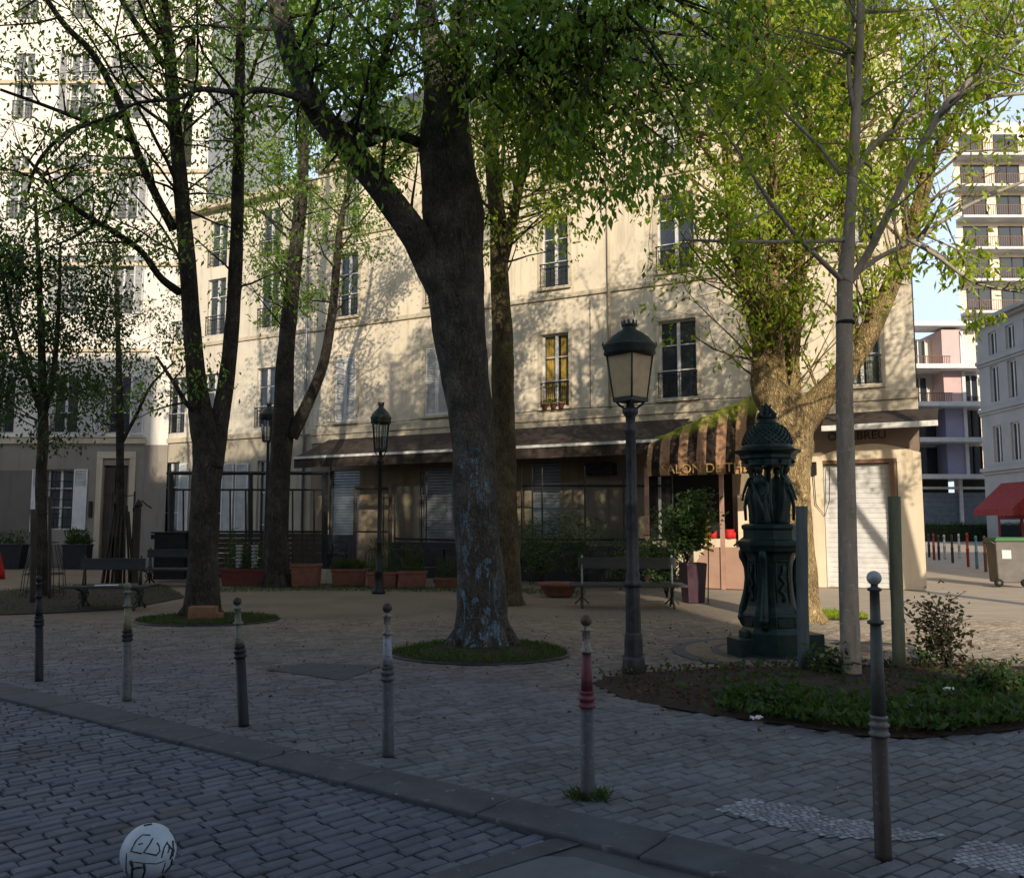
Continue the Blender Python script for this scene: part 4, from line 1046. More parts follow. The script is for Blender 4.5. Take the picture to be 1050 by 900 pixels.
for i in range(n + 1):
    t_ = i / n; x = x0 + (x1 - x0) * t_; w_ = .05 * math.sin(t_ * 2 * math.pi * 6)
    zt_ = min(topz(t_), HC + .4); 
    for (yy, zz, ms_) in ((-O3 + .85, zt_ + .02, 1), (-O3 + .5 + w_, zt_ - .06 + w_, 1), (-O3 + .16 + w_ * .7, (zt_ + zv1) / 2 + .1, 0), (-O3 + w_ * .3, zv1, 0)):
        vs.append((x, yy, zz)); moss.append(ms_)
for i in range(n): 
    for k in range(3): a = 4 * i + k; fs6.append((a, a + 1, a + 5, a + 4))
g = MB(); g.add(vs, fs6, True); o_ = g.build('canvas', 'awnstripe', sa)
at = o_.data.attributes.new('moss', 'FLOAT', 'POINT'); at.data.foreach_set('value', moss)
# top leaf of canvas back to the wall
g = MB(); vs = []; fs7 = []
for i in range(n + 1):
    t_ = i / n; x = x0 + (x1 - x0) * t_; zt_ = min(topz(t_), HC + .4); vs += [(x, -O3 + .85, zt_ + .02), (x, -.12, min(zt_ + .05, HC - .2))]
for i in range(n): fs7.append((2 * i, 2 * i + 1, 2 * i + 3, 2 * i + 2))
g.add(vs, fs7, True); g.build('canopy_top', 'awn', sa)
g = MB(); vs = []; fs8 = []
for i in range(n + 1):
    t_ = i / n; x = x0 + (x1 - x0) * t_; w_ = .03 * math.sin(t_ * 2 * math.pi * 6); vs += [(x, -O3 - .005 + w_, zv1), (x, -O3 - .01 + w_, zv0)]
for i in range(n): fs8.append((2 * i, 2 * i + 1, 2 * i + 3, 2 * i + 2))
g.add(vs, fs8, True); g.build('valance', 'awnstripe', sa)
text_mesh('lettering', 'SALON DE THE', .34, 'gold', sa, ((fs_px(683, O3) + fs_px(768, O3)) / 2, -O3 - .09, zv0 + .05), (R(90), 0, 0), .006, 1.0)
# salon interior and terrace screen
st = thing('tea_room_windbreak', 'tea room front with pale inner wall, pinkish low screen and slim posts', 'tea room screen', OX, RZ)
g = MB(); g.bb(fs_px(662), fs_px(752), .45, .55, 0, 3.6); g.build('back_wall', 'black', st)
g = MB(); a, b = fs_px(757, .3), fs_px(835, .3); g.quad((a, -.3, 0), (b, -.3, 0), (b, -.3, fz_px(790, 500, .3)), (a, -.3, fz_px(757, 507, .3))); g.build('side_wall', 'wall_shop', st)
g = MB(); a, b = fs_px(663, .1), fs_px(757, .1); g.bb(a, b, -.15, -.05, 0, fz_px(720, 552, .1)); g.build('inner_parapet', 'wall_shop', st)
O4 = 2.05
g = MB(); a, b = fs_px(714, O4), fs_px(800, O4); z = fz_px(740, 561, O4)
g.add([(a, -O4, .02), (b, -O4, .02), (b, -O4, z + .02), (a + .25, -O4, z), (a, -O4, z - .35)], [(0, 1, 2, 3, 4)]); g.quad((a, -O4, .02), (a, -.2, .02), (a, -.2, z - .35), (a, -O4, z - .35)); g.build('screen_panel', 'panelp', st)
for px in (741, 664): g = MB(); s = fs_px(px, O4); g.box(s, -O4 - .03, 1.6, .11, .06, 3.2); g.build('post', 'postp', st)
g = MB(); s = fs_px(677, 1.0); g.box(s, -1.0, 1.5, .07, .05, 3.0); g.build('door_post', 'postwhite', st)
g = MB(); g.tube([(fs_px(752, O4 - .4), -O4 + .4, fz_px(752, 560, O4)), (fs_px(760, O4), -O4 + .4, fz_px(760, 550, O4)), (fs_px(785, O4), -O4 + .4, fz_px(785, 536, O4))], .025, 5); g.build('handrail', 'dark', st)
for px, py, s_ in ((731, 540, .16), (748, 543, .2), (726, 545, .12), (745, 533, .12), (752, 548, .14)):
    g = MB(); c_x = fs_px(px, .12); z = fz_px(px, py, .12); g.lathe([(s_ * .5, 0), (s_ * .62, s_ * .2), (s_ * .7, s_ * 1.3), (s_ * .66, s_ * 1.3)], 10); oo = g.build('red_pot', 'redcloth'); oo.location = OX + Vector((.882, -.471, 0)) * c_x + Vector((-.471, -.882, 0)) * .10 + Vector((0, 0, fz_px(720, 552, .1)))
    tag(oo, 'small red pot standing on the tea room parapet', 'pot', 'red pots on the tea room parapet')

# ------------------------------------------------------------------ left wing (same plane), tall left house
bl = thing('left_house', 'grey-cream house with white shutters between the left doorway and the cafe', 'building', OX, RZ)
colsL = [fs_px(176), fs_px(214), fs_px(269)]
opsL = []; wl = []
HL = 14.6
for fi, z0 in ((1, HC + .28), (2, 8.85 + .35), (3, 12.0)):
    for s in colsL: a, b = s - .5, s + .5; opsL.append((a, b, z0, z0 + (2.3 if fi < 3 else 1.9))); wl.append((a, b, z0, z0 + (2.3 if fi < 3 else 1.9)))
gl_ = [(fs_px(162), fs_px(182), 1.0, fz_px(172, 474)), (fs_px(219), fs_px(229), 1.0, fz_px(225, 474)), (fs_px(262), fs_px(277), .3, fz_px(269, 472))]
w = MB(); wall_open(w, SL, SD - .01, 0, HL, 0, opsL + gl_, .22); w.quad((SL, 9, 0), (SL, 0, 0), (SL, 0, HL), (SL, 9, HL)); w.quad((SD - .01, 9, 0), (SL, 9, 0), (SL, 9, HL), (SD - .01, 9, HL)); w.build('wall', 'wall_left', bl)
for a, b, c, d in wl: window(bl, a, b, c, d, .15)
for a, b, c, d in gl_: window(bl, a, b, c, d, .15, rail=False)
for pa, pb in ((150, 161), (183, 193), (227, 239), (241, 254)): louvre(bl, fs_px(pa), fs_px(pb), 1.0, fz_px((pa + pb) / 2, 475), -.06, 'white')
g = MB(); g.bb(SL, SD, -.09, 0, HC - .1, HC + .1); g.bb(SL, SD, -.06, 0, 8.8, 8.95); g.bb(SL - .2, SD, -.35, 0, HL - .25, HL); g.bb(SL, SD, -.02, .0, .96, .99) if False else None
g.build('string_course', 'trim', bl, bevel=.01)
g = MB(); g.add([(SL, 0, HL + .01), (SD, 0, HL + .01), (SD, 4, HL + 2.2), (SL, 4, HL + 2.2), (SD, 9, HL + .01), (SL, 9, HL + .01)], [(0, 1, 2, 3), (3, 2, 4, 5), (0, 3, 5), (1, 4, 2)]); g.build('roof', 'zinc', bl)
g = MB(); s = fs_px(311); g.tube([(s, -.08, .1), (s, -.08, HL - .3)], .05, 8); s = fs_px(150); g.tube([(s, -.08, .1), (s, -.08, HL - .3)], .045, 8); g.build('drainpipe', 'zinc', bl)
# wall lantern
YL = 35.5
tl = thing('tall_house', 'tall pale house at the far left with a dark doorway and white shutters', 'building', (0, YL, 0))
def tx(px): return P(px, 540, YL).x
def tz(py): return P(60, py, YL).z
X0, X1, HT = -44.0, P(213, 540, 37).x, 27.0
xj = P(146, 540, YL).x
ops = []; W_ = []
def addw(pa, pb, ya, yb, rail=True): 
    q = (tx(pa), tx(pb), tz(yb), tz(ya)); ops.append(q); W_.append((*q, rail))
addw(47, 74, 386, 444); addw(105, 128, 386, 444); addw(-18, 8, 386, 444)
for (ya, yb) in ((262, 322), (160, 225), (55, 122), (-45, 20)):
    for pa, pb in ((47, 68), (103, 126), (-12, 9)): addw(pa, pb, ya, yb)
addw(46, 73, 481, 543, False)
door = (tx(104), tx(129), 0, tz(477)); 
w = MB(); wall_open(w, X0, xj + .9, 0, HT, 0, ops + [door], .25)
wall_open(w, xj + .9, X1, 9.0, HT, 0, [(tx(170), tx(182), 20, 22.4), (tx(170), tx(182), 16.6, 19)], .25)
w.quad((X1, 0, 0), (X1, 12, 0), (X1, 12, HT), (X1, 0, HT)); w.quad((X1, 12, 0), (X0, 12, 0), (X0, 12, HT), (X1, 12, HT)); w.quad((X0, 12, 0), (X0, 0, 0), (X0, 0, HT), (X0, 12, HT))
w.build('wall', 'wall_tall', tl)
MB().quad((X0, .5, 0), (X1, .5, 0), (X1, .5, HT), (X0, .5, HT)).build('inner_wall', 'black', tl)
MB().quad((X0, -.012, 0), (tx(36), -.012, 0), (tx(36), -.012, tz(482)), (X0, -.012, tz(482))).build('render_dado', 'wall_dark', tl)
MB().quad((tx(36), -.010, 0), (tx(104), -.010, 0), (tx(104), -.010, .9), (tx(36), -.010, .9)).build('plinth', 'wall_dark', tl)
for a, b, c, d, rl in W_: window(tl, a, b, c, d, .16, rail=rl)
g = MB()
for i in range(7): z = tz(540) + (tz(484) - tz(540)) * i / 6; g.tube([(tx(46), -.02, z), (tx(73), -.02, z)], .014, 4)
for i in range(4): x = tx(46) + (tx(73) - tx(46)) * i / 3; g.tube([(x, -.03, tz(543)), (x, -.03, tz(481))], .014, 4)
g.build('window_bars', 'iron', tl)
for (pa, pb, ya, yb) in ((31, 38, 481, 545), (74, 88, 481, 543), (31, 46, 386, 444), (76, 90, 386, 446), (92, 104, 386, 446), (129, 143, 386, 446)):
    louvre(tl, tx(pa), tx(pb), tz(yb), tz(ya), -.05, 'white', solid_low=(ya > 470))
for ya, yb in ((262, 322), (160, 225), (55, 122)):
    for pa, pb in ((36, 46), (69, 79), (92, 102), (127, 137)): louvre(tl, tx(pa), tx(pb), tz(yb), tz(ya), -.05, 'shutter')
g = MB(); g.bb(X0, xj, -.12, 0, HC - .12, HC + .12); g.bb(X0, xj, -.16, 0, HC + .122, HC + .17)
for z in (8.8, 12.4, 16.4, 20.3): g.bb(X0, xj if z < 9 else X1, -.10, 0, z - .07, z + .09)
for pa in (97, 131): g.bb(tx(pa), tx(pa + 6), -.08, 0, 0, tz(470))
g.bb(tx(97), tx(137), -.09, 0, tz(470), tz(463)); g.bb(X0, X1 + .3, -.4, 0, HT - .4, HT)
g.build('string_course', 'trim', tl, bevel=.01)
g = MB(); a, b, c, d = door; g.bb(a, b, .12, .18, 0, d)
for i in range(2):
    for j in range(3): u = a + (b - a) * (i + .5) / 2; z = d * (j + .5) / 3; g.bb(u - .32, u + .32, .095, .12, z - d * .13, z + d * .13)
dd_ = g.build('door', 'darkwood', tl, bevel=.01); g = MB(); g.lathe([(.03, 0), (.04, .03), (.02, .06)], 8, ((a + b) / 2 + .1, .06, 1.1)); g.build('handle', 'gold', dd_)
g = MB(); g.add([(X0, -.3, HT + .01), (X1, -.3, HT + .01), (X1, 3, HT + 3), (X0, 3, HT + 3), (X1, 12, HT + .01), (X0, 12, HT + .01)], [(0, 1, 2, 3), (3, 2, 4, 5), (1, 4, 2), (0, 3, 5)]); g.build('roof', 'zinc', tl)
g = MB(); g.bb(tx(91), tx(94), -.10, -.01, tz(530), tz(514)); g.build('letterbox', 'dark', tl)
# dark machinery by the window: planter with shrub
def shrub(name, label, cat, base, h, r, n, mat='leaf_dark', L=.08, W=.045, stems=7, group=None, barkm='bark_dark', dens=None):
    t_ = thing(name, label, cat, base, group=group); mb = MB(); lp = []; ld = []
    for _ in range(stems):
        a = random.uniform(0, 6.28); d = Vector((math.cos(a) * r / h * random.uniform(.1, 1), math.sin(a) * r / h * random.uniform(.1, 1), 1)); p = Vector((0, 0, 0)); pts = [p]
        hh = h * random.uniform(.65, 1)
        for i in range(6):
            d = d + Vector((random.gauss(0, .15), random.gauss(0, .15), 0)); p = p + d.normalized() * hh / 6; pts.append(p)
            if i > 0:
                for _ in range(max(1, n // stems // 5)):
                    q = p + Vector((random.gauss(0, r * .28), random.gauss(0, r * .28), random.gauss(0, .07))); lp.append(tuple(q)); ld.append((random.gauss(0, 1), random.gauss(0, 1), random.gauss(.1, .6)))
                b = p + Vector((random.gauss(0, r * .3), random.gauss(0, r * .3), random.uniform(.02, .12))); mb.tube([p, b], [.006, .003], 3)
        mb.tube(pts, [.012 * (1 - .7 * i / 6) for i in range(7)], 4)
    mb.build('stems', barkm, t_); leaf_object('leaves', mat, lp, ld, L, W, t_); return t_

# ------------------------------------------------------------------ street on the right
# street of the right hand side: grey corner house, facade parallel to Y
rh = thing('corner_house', 'grey stone street house on the right with rows of tall windows', 'building', (27.2, 0, 0))
ops = []; wn = []
Z0 = [1.2, 4.9, 8.3, 11.0]
ysr = [31 + 1.75 * i for i in range(11)]
m = MB()
# wall in plane x=0 facing -x : build with wall_open in rotated frame (x->-y)
sub = MB(); opz = []
for fi, z in enumerate(Z0):
    for y in ysr: opz.append((y, y + .85, z + (.3 if fi else .2), z + (2.35 if fi in (1, 2) else 1.6 if fi == 3 else 2.6)))
wall_open(sub, 29.5, 50.5, -1, 13.4, 0, opz, .22)
def toR(v): return (v[1], v[0], v[2])
m.add([toR(v) for v in sub.v], [tuple(reversed(f)) for f in sub.f])
m.quad((0, 50.5, -1), (0, 50.5, 13.4), (14, 50.5, 13.4), (14, 50.5, -1)); m.quad((0, 29.5, -1), (14, 29.5, -1), (14, 29.5, 13.4), (0, 29.5, 13.4))
m.build('wall', 'greyst', rh); MB().quad((.5, 29.5, -1), (.5, 50.5, -1), (.5, 50.5, 13.4), (.5, 29.5, 13.4)).build('inner_wall', 'black', rh)
for a, b, c, d in opz:
    g = MB(); g.bb(.12, .18, a, a + .08, c, d); g.bb(.12, .18, b - .08, b, c, d); g.bb(.12, .18, a + .08, b - .08, d - .08, d); g.bb(.12, .18, (a + b) / 2 - .05, (a + b) / 2 + .05, c, d - .08); fo = g.build('window', 'white', rh)
    MB().quad((.17, a, c), (.17, b, c), (.17, b, d), (.17, a, d)).build('pane', 'glassd', fo)
g = MB()
for z, e in ((4.7, .2), (8.1, .14), (10.9, .16), (13.2, .5)): g.bb(-e, 0, 29.4, 50.6, z, z + .22); g.bb(-e * .5, 0, 29.4, 50.6, z - .16, z - .003)
g.build('cornice', 'greyst', rh, bevel=.02)
g = MB(); g.add([(-.1, 29.5, 13.42), (-.1, 50.5, 13.42), (2.5, 50.5, 14.3), (2.5, 29.5, 14.3), (14, 29.5, 14.3), (14, 50.5, 14.3)], [(0, 3, 2, 1), (3, 4, 5, 2)]); g.build('roof', 'slate', rh)
# red awning and shop
ra = thing('red_awning', 'bright red folded out shop awning on the grey corner house', 'awning', (27.2, 46.6, 0))
g = MB(); zt_ = 4.0; vs = [(0, -1.6, zt_), (0, 2.2, zt_), (-1.6, -1.6, 2.55), (-1.6, 2.2, 2.55)]
g.add(vs, [(0, 2, 3, 1)]); g.add([(-1.6, -1.6, 2.55), (-1.6, 2.2, 2.55), (-1.6, 2.2, 2.2), (-1.6, -1.6, 2.2)], [(0, 3, 2, 1)]); g.add([(0, -1.6, zt_), (-1.6, -1.6, 2.55), (-1.6, -1.6, 2.2), (0, -1.6, 2.2)], [(0, 1, 2, 3)]); g.build('canvas', 'awnr', ra)
g = MB(); g.bb(-.25, -.02, -1.6, 2.3, .2, 2.2); g.build('shop_front', 'awnr', ra)
g = MB(); g.bb(-.28, -.24, -1.5, -.2, .9, 2.0); g.bb(-.28, -.24, .1, 2.0, .9, 2.0); g.build('shop_window', 'glassd', ra)

pk = thing('modern_block', 'modern pink and white apartment block with balconies closing the far street', 'building', (0, 60, .9))
def qx(px): return P(px, 540, 60).x
def qz(py): return P(970, py, 60).z - .9
def pbox(mb, pa, pb, ya, yb, y0, y1): mb.bb(qx(pa), qx(pb), y0, y1, qz(yb), qz(ya))
g = MB(); pbox(g, 900, 934, 332, 560, 0.0, 14); pbox(g, 934, 976, 343, 490, 1.6, 14); pbox(g, 994, 1015, 335, 490, .6, 14); g.build('wall', 'cream', pk)
g = MB(); pbox(g, 975, 995, 338, 416, .0, 14); g.build('pink_bay', 'pink', pk)
g = MB(); pbox(g, 975, 995, 416.2, 488, .0, 14); g.build('lilac_bay', 'lilac', pk)
g = MB()
for ya in (331, 376, 414, 450, 487): pbox(g, 934 if ya < 480 else 938, 1016, ya, ya + 4.5, -1.2 if ya != 331 else -.5, 1.7)
pbox(g, 934, 936.5, 335, 490, -1.0, 1.6); pbox(g, 993.5, 997, 340, 487, -.1, .7); g.build('floor_slab', 'white', pk)
for (pa, pb, ya, yb) in ((952, 967, 345, 370), (952, 967, 384, 413), (941, 974, 420, 449), (941, 974, 457, 487), (999, 1014, 420, 449), (999, 1014, 457, 487), (1000, 1013, 384, 410)):
    f_ = MB(); dy = 1.5 if pb < 980 else .5
    pbox(f_, pa - .8, pa, ya, yb, dy - .1, dy + .08); pbox(f_, pb, pb + .8, ya, yb, dy - .1, dy + .08); pbox(f_, (pa + pb) / 2 - .5, (pa + pb) / 2 + .5, ya, yb, dy - .1, dy + .08)
    fo = f_.build('window', 'white' if yb < 415 else 'dark', pk); p_ = MB(); pbox(p_, pa, pb, ya, yb, dy, dy + .06); p_.build('pane', 'glassd', fo)
g = MB()
for ya in (368, 405): 
    pbox(g, 936, 975, ya, ya + .8, -1.15, -1.08)
    for i in range(22): px = 937 + i * 1.75; pbox(g, px, px + .35, ya, ya + 9, -1.15, -1.1)
g.build('balcony_rail', 'postbrown', pk)
g = MB(); pbox(g, 936, 976, 490, 512, .2, .5); pbox(g, 985, 1014, 490, 512, .2, .5); g.build('garage_void', 'black', pk)
slats(pk, qx(936), qx(984), qz(548), qz(505), .0, 'blueshop', pitch=.3); slats(pk, qx(988), qx(1014), qz(548), qz(505), .0, 'blueshop', pitch=.3)
g = MB(); pbox(g, 984.3, 987.7, 490, 548, -.2, .5); pbox(g, 938, 1014, 499, 501.5, -.1, .2); g.build('pillar', 'white', pk)
pbp = G(955, 545, .9)
# street boundary hedge / low dark cars replaced by clipped hedge
hy = 52.0
hd = thing('street_hedge', 'low dark clipped hedge in front of the far modern block', 'hedge', (P(975, 540, hy).x, hy, gz(30, hy)))
g = MB(); g.bb(-2.6, 3.2, -.5, .5, 0, .95); g.build('core', 'hedge', hd)
hp = [(random.uniform(-2.7, 3.3), random.uniform(-.62, .6), random.uniform(0, 1.05)) for _ in range(3500)]; hd_ = rng.normal(size=(3500, 3)); leaf_object('leaves', 'leaf_dark', hp, hd_, .12, .08, hd)
# tower
tw = thing('tower_block', 'tall pale tower block with stacked balconies behind the corner house', 'building', (0, 75, 0))
def rx_(px): return P(px, 540, 75).x
x0, x1 = rx_(1004), rx_(1150); g = MB(); g.add([(x0, 1.2, 0), (x1, 1.2, 0), (x1, 9, 0), (x0 + 5, 9, 0), (x0, 1.2, 38), (x1, 1.2, 38), (x1, 9, 38), (x0 + 5, 9, 38)], [(0, 1, 5, 4), (1, 2, 6, 5), (2, 3, 7, 6), (3, 0, 4, 7), (4, 5, 6, 7)]); g.build('wall', 'cream', tw)
sl = MB(); ral = MB(); vo = MB()
for i in range(12):
    z = 3 + i * 2.85; sl.bb(x0 - .02, x1, -.2, 1.2, z, z + .22)
    wl_ = MB()
    for k in range(4):
        xa = x0 + .6 + k * 3.1
        f_ = MB(); f_.bb(xa, xa + .08, 1.1, 1.18, z + .22, z + 2.5); f_.bb(xa + 2.1, xa + 2.18, 1.1, 1.18, z + .22, z + 2.5); f_.bb(xa + 1.05, xa + 1.12, 1.1, 1.18, z + .22, z + 2.5)
        if i > 3:
            fo = f_.build('window', 'dark', tw); MB().quad((xa + .08, 1.16, z + .22), (xa + 2.1, 1.16, z + .22), (xa + 2.1, 1.16, z + 2.5), (xa + .08, 1.16, z + 2.5)).build('pane', 'glassd', fo)
    ral.bb(x0, x1, -.2, -.16, z + 1.1, z + 1.15)
    for k in range(60): ral.bb(x0 + k * .2, x0 + k * .2 + .04, -.19, -.165, z + .22, z + 1.1)
sl.build('balcony_slab', 'white', tw); ral.build('balcony_rail', 'postbrown', tw)

# coloured street poles
def pole(px, py, topy, m, lab):
    r_ = ray(px, py); y = None
    for yy in np.arange(24, 52, .1):
        q = P(px, 540, yy); z = P(px, py, yy).z
        if z <= gz(q.x, yy): y = yy
    y = y or 26
    for yy in np.arange(24, 52, .05):
        if P(px, py, yy).z <= gz(P(px, 540, yy).x, yy) + .005: y = yy; break
    b = P(px, py, y); h = P(px, topy, y).z - b.z
    g = MB(); g.lathe([(.05, 0), (.05, h * .5), (.062, h * .505), (.062, h * .53), (.045, h * .54), (.04, h - .09), (.05, h - .085), (.05, h - .06), (.03, h - .05), (.042, h - .03), (.03, h)], 10)
    o = g.build('street_post', m); o.location = b; tag(o, lab, 'street post', 'painted posts along the right hand street')
for (px, py, ty, m, lab) in ((1002, 583, 549, 'postblue', 'pale blue street post, the only blue one of the row'), (993, 581, 546, 'postred', 'red street post just left of the blue one'), (984, 572, 547, 'postwhite', 'white street post between the red posts'), (1011, 586, 549, 'postbrown', 'brown street post beside the wheeled bin'),
        (977, 577, 548, 'postdark', 'dark street post left of the white one'), (969, 573, 548, 'postwhite', 'thin pale street post left of two dark ones'), (963, 574, 548, 'postdark', 'dark street post right of the first red one'), (958, 574, 547, 'postred', 'red street post nearest the shop corner'), (953, 571, 547, 'postdark', 'dark street post at the shop corner, leftmost of the row')):
    pole(px, py, ty, m, lab)

# wheeled bin
bb_ = G(1034, 601); wb = thing('wheeled_bin', 'grey wheeled rubbish bin with a bright green lid at the right edge', 'bin', bb_, R(-8))
g = MB(); g.box(0, 0, .66, .72, .62, 1.1, tz=1.12); g.build('body', 'bin', wb, bevel=.03)
g = MB(); g.bb(-.44, .46, -.40, .38, 1.215, 1.26); g.box(.0, -.0, 1.29, .8, .7, .06, tz=.9); g.build('lid', 'bing', wb, bevel=.015)
g = MB(); g.tube([(-.42, -.36, 1.15), (-.50, -.36, 1.2), (-.50, .3, 1.2), (-.42, .3, 1.15)], .018, 6); g.build('handle', 'bin', wb)
for sx in (-.36, .3):
    g = MB(); g.tube([(sx, -.36, .11), (sx, -.30, .11)], .11, 14); wl = g.build('wheel', 'rubber', wb); g = MB(); g.tube([(sx, -.365, .11), (sx, -.355, .11)], .045, 10); g.build('hub', 'bin', wl)
g = MB(); g.bb(-.25, -.02, -.349, -.335, .75, .98); g.build('sticker', 'white', wb)

# ------------------------------------------------------------------ street lamps
def lantern(par, z, w, h, n=6, open_=False):
    """lantern whose underside is at z"""
    r1 = w * .5
    g = MB(); g.lathe([(r1 * .66, 0), (r1 * .72, .02 * h), (r1 * .95, .56 * h)], 4 if not open_ else 6, (0, 0, z), False, rot=R(45) if not open_ else R(30), cap=False)
    gl = g.build('lamp_glass', 'lampglass' if not open_ else 'clearg', par)
    f = MB(); nn = 4 if not open_ else 6; ro = R(45) if not open_ else R(30)
    for i in range(nn):
        a = ro + 2 * math.pi * i / nn
        f.tube([(r1 * .69 * math.cos(a), r1 * .69 * math.sin(a), z), (r1 * .97 * math.cos(a), r1 * .97 * math.sin(a), z + .57 * h)], .012, 5)
        if not open_: continue
        am = a + math.pi / nn; ca_ = math.cos(math.pi / nn)
        f.tube([(r1 * .69 * ca_ * math.cos(am), r1 * .69 * ca_ * math.sin(am), z), (r1 * .97 * ca_ * math.cos(am), r1 * .97 * ca_ * math.sin(am), z + .57 * h)], .009, 4)
    f.lathe([(r1 * .74, -.035), (r1 * .76, .0), (r1 * .70, .012)], nn, (0, 0, z), False, rot=ro)
    f.build('lamp_frame', 'lampmetal', par)
    k = MB()
    k.lathe([(r1 * .98, .55 * h), (r1 * 1.10, .58 * h), (r1 * 1.06, .64 * h), (r1 * 1.14, .66 * h), (r1 * 1.13, .69 * h), (r1 * .98, .73 * h), (r1 * .78, .80 * h), (r1 * .5, .86 * h), (r1 * .30, .895 * h), (r1 * .27, .93 * h), (r1 * .33, .94 * h), (r1 * .34, .965 * h), (r1 * .28, .97 * h)], 24, (0, 0, z))
    for i in range(10):
        a = 2 * math.pi * i / 10; k.box(r1 * .32 * math.cos(a), r1 * .32 * math.sin(a), z + .99 * h, .03, .012, .05 * h, rz=a + R(90), tz=.5)
    for i in range(4):
        a = R(45) + 2 * math.pi * i / 4; k.box(r1 * 1.12 * math.cos(a), r1 * 1.12 * math.sin(a), z + .71 * h, .03, .015, .05, rz=a, tz=.3)
    k.build('lamp_cap', 'lampmetal', par)

lp = G(650, 690); Y = lp.y
sl_ = thing('street_lamp', 'tall cast iron street lamp with a large square lantern in front of the cafe', 'street lamp', lp)
zt = P(646, 414, Y).z; ztop = P(646, 330, Y).z; pxm = Y / FPX
zz = lambda py: P(650, py, Y).z
g = MB()
g.lathe([(.115, 0), (.115, .04), (.105, .05), (.10, .36 * 0 + zz(655)), (.095, zz(650)), (.085, zz(648)), (.080, zz(602))], 8, smooth=False)
g.lathe([(.085, zz(602)), (.10, zz(600)), (.10, zz(597)), (.075, zz(594)), (.085, zz(590)), (.07, zz(586)), (.068, zz(520)), (.075, zz(518)), (.06, zz(514)), (.056, zz(445)), (.068, zz(443)), (.068, zz(440)), (.052, zz(436)), (.052, zz(428)), (.085, zz(424)), (.09, zz(420)), (.05, zz(417)), (.04, zz(413))], 20, pleat=.05, pn=10)
g.lathe([(.13, zz(690)), (.135, zz(689) + .02), (.12, zz(676)), (.12, zz(672))], 12)
g.build('pole', 'steel', sl_)
g = MB(); w = .5
for i in range(4):
    a = R(45) + i * R(90); g.tube([(.04 * math.cos(a), .04 * math.sin(a), zz(430)), (.05 * math.cos(a), .05 * math.sin(a), zz(420)), (.13 * math.cos(a), .13 * math.sin(a), zz(415)), (.17 * math.cos(a), .17 * math.sin(a), zz(410))], .014, 6)
g.build('lamp_arms', 'steel', sl_)
lantern(sl_, zz(409), .54, ztop - zz(409))
sl_.rotation_euler = (0, 0, R(43))
# second lamp
Y = 21.5; lp = P(388, 607, Y); lp.z = 0; zz = lambda py: P(388, py, Y).z
s2 = thing('street_lamp', 'smaller dark lamp post with an open six sided lantern among the terracotta planters', 'street lamp', lp)
g = MB(); g.lathe([(.17, 0), (.17, .05), (.12, .1), (.10, .5), (.12, .52), (.07, .56), (.06, 1.2), (.075, 1.22), (.055, 1.25), (.045, zz(476)), (.10, zz(474)), (.05, zz(470)), (.04, zz(462))], 12); g.build('pole', 'dark', s2)
g = MB(); 
for i in range(4): a = i * R(90); g.tube([(.04 * math.cos(a), .04 * math.sin(a), zz(470)), (.16 * math.cos(a), .16 * math.sin(a), zz(461))], .014, 5)
g.build('lamp_arms', 'dark', s2); lantern(s2, zz(461), .46, P(388, 413, Y).z - zz(461), open_=True)
# third lantern on the wall of the left house
Y = 26.5; lp = P(271, 598, Y); lp.z = 0; zz = lambda py: P(271, py, Y).z
s3 = thing('street_lamp', 'dark lantern half hidden behind the leaning tree by the black frame', 'street lamp', lp)
g = MB(); g.lathe([(.12, 0), (.12, .4), (.06, .5), (.045, zz(456)), (.04, zz(452))], 10); g.build('pole', 'dark', s3); lantern(s3, zz(452), .5, zz(413) - zz(452), open_=True)

# ------------------------------------------------------------------ drinking fountain
fp = G(793, 672); Y = fp.y
fn = thing('drinking_fountain', 'dark green cast iron drinking fountain with four draped women holding up a scaled dome', 'fountain', fp, R(14))
k = Y / FPX
fz = lambda py: P(793, py, Y).z
for q_ in (((-.44, 0, .12, .22, .34, .24), (-.36, 0, .28, .12, .2, .09)), ((.50, .05, .13, .32, .34, .26), (.38, .05, .31, .20, .22, .10))):
    g = MB(); [g.box(*z_) for z_ in q_]; g.build('side_block', 'green', fn, bevel=.015)
g = MB(); g.lathe([(.52, 0), (.52, .02), (.50, .045)], 24); g.build('drain_plate', 'iron', fn)
gr = MB()
for i in range(36): a = 2 * math.pi * i / 36; gr.box(.62 * math.cos(a), .62 * math.sin(a), .012, .16, .012, .012, rz=a)
gr.build('drain_grille', 'steel', fn)
def oct_(mb, prof, n=8, rot=R(22.5)): mb.lathe(prof, n, smooth=False, rot=rot)
g = MB()
oct_(g, [(.40, 0), (.40, .30), (.38, .33), (.36, .36), (.36, .50), (.35, .53), (.33, .55), (.30, .62), (.275, .80), (.27, 1.0), (.275, 1.15), (.30, 1.24), (.32, 1.27), (.37, 1.30), (.38, 1.34), (.40, 1.37), (.40, 1.42), (.36, 1.44), (.33, 1.45), (.33, 1.56), (.35, 1.58), (.35, 1.62), (.30, 1.64)])
g.build('pedestal', 'green', fn, bevel=.006)
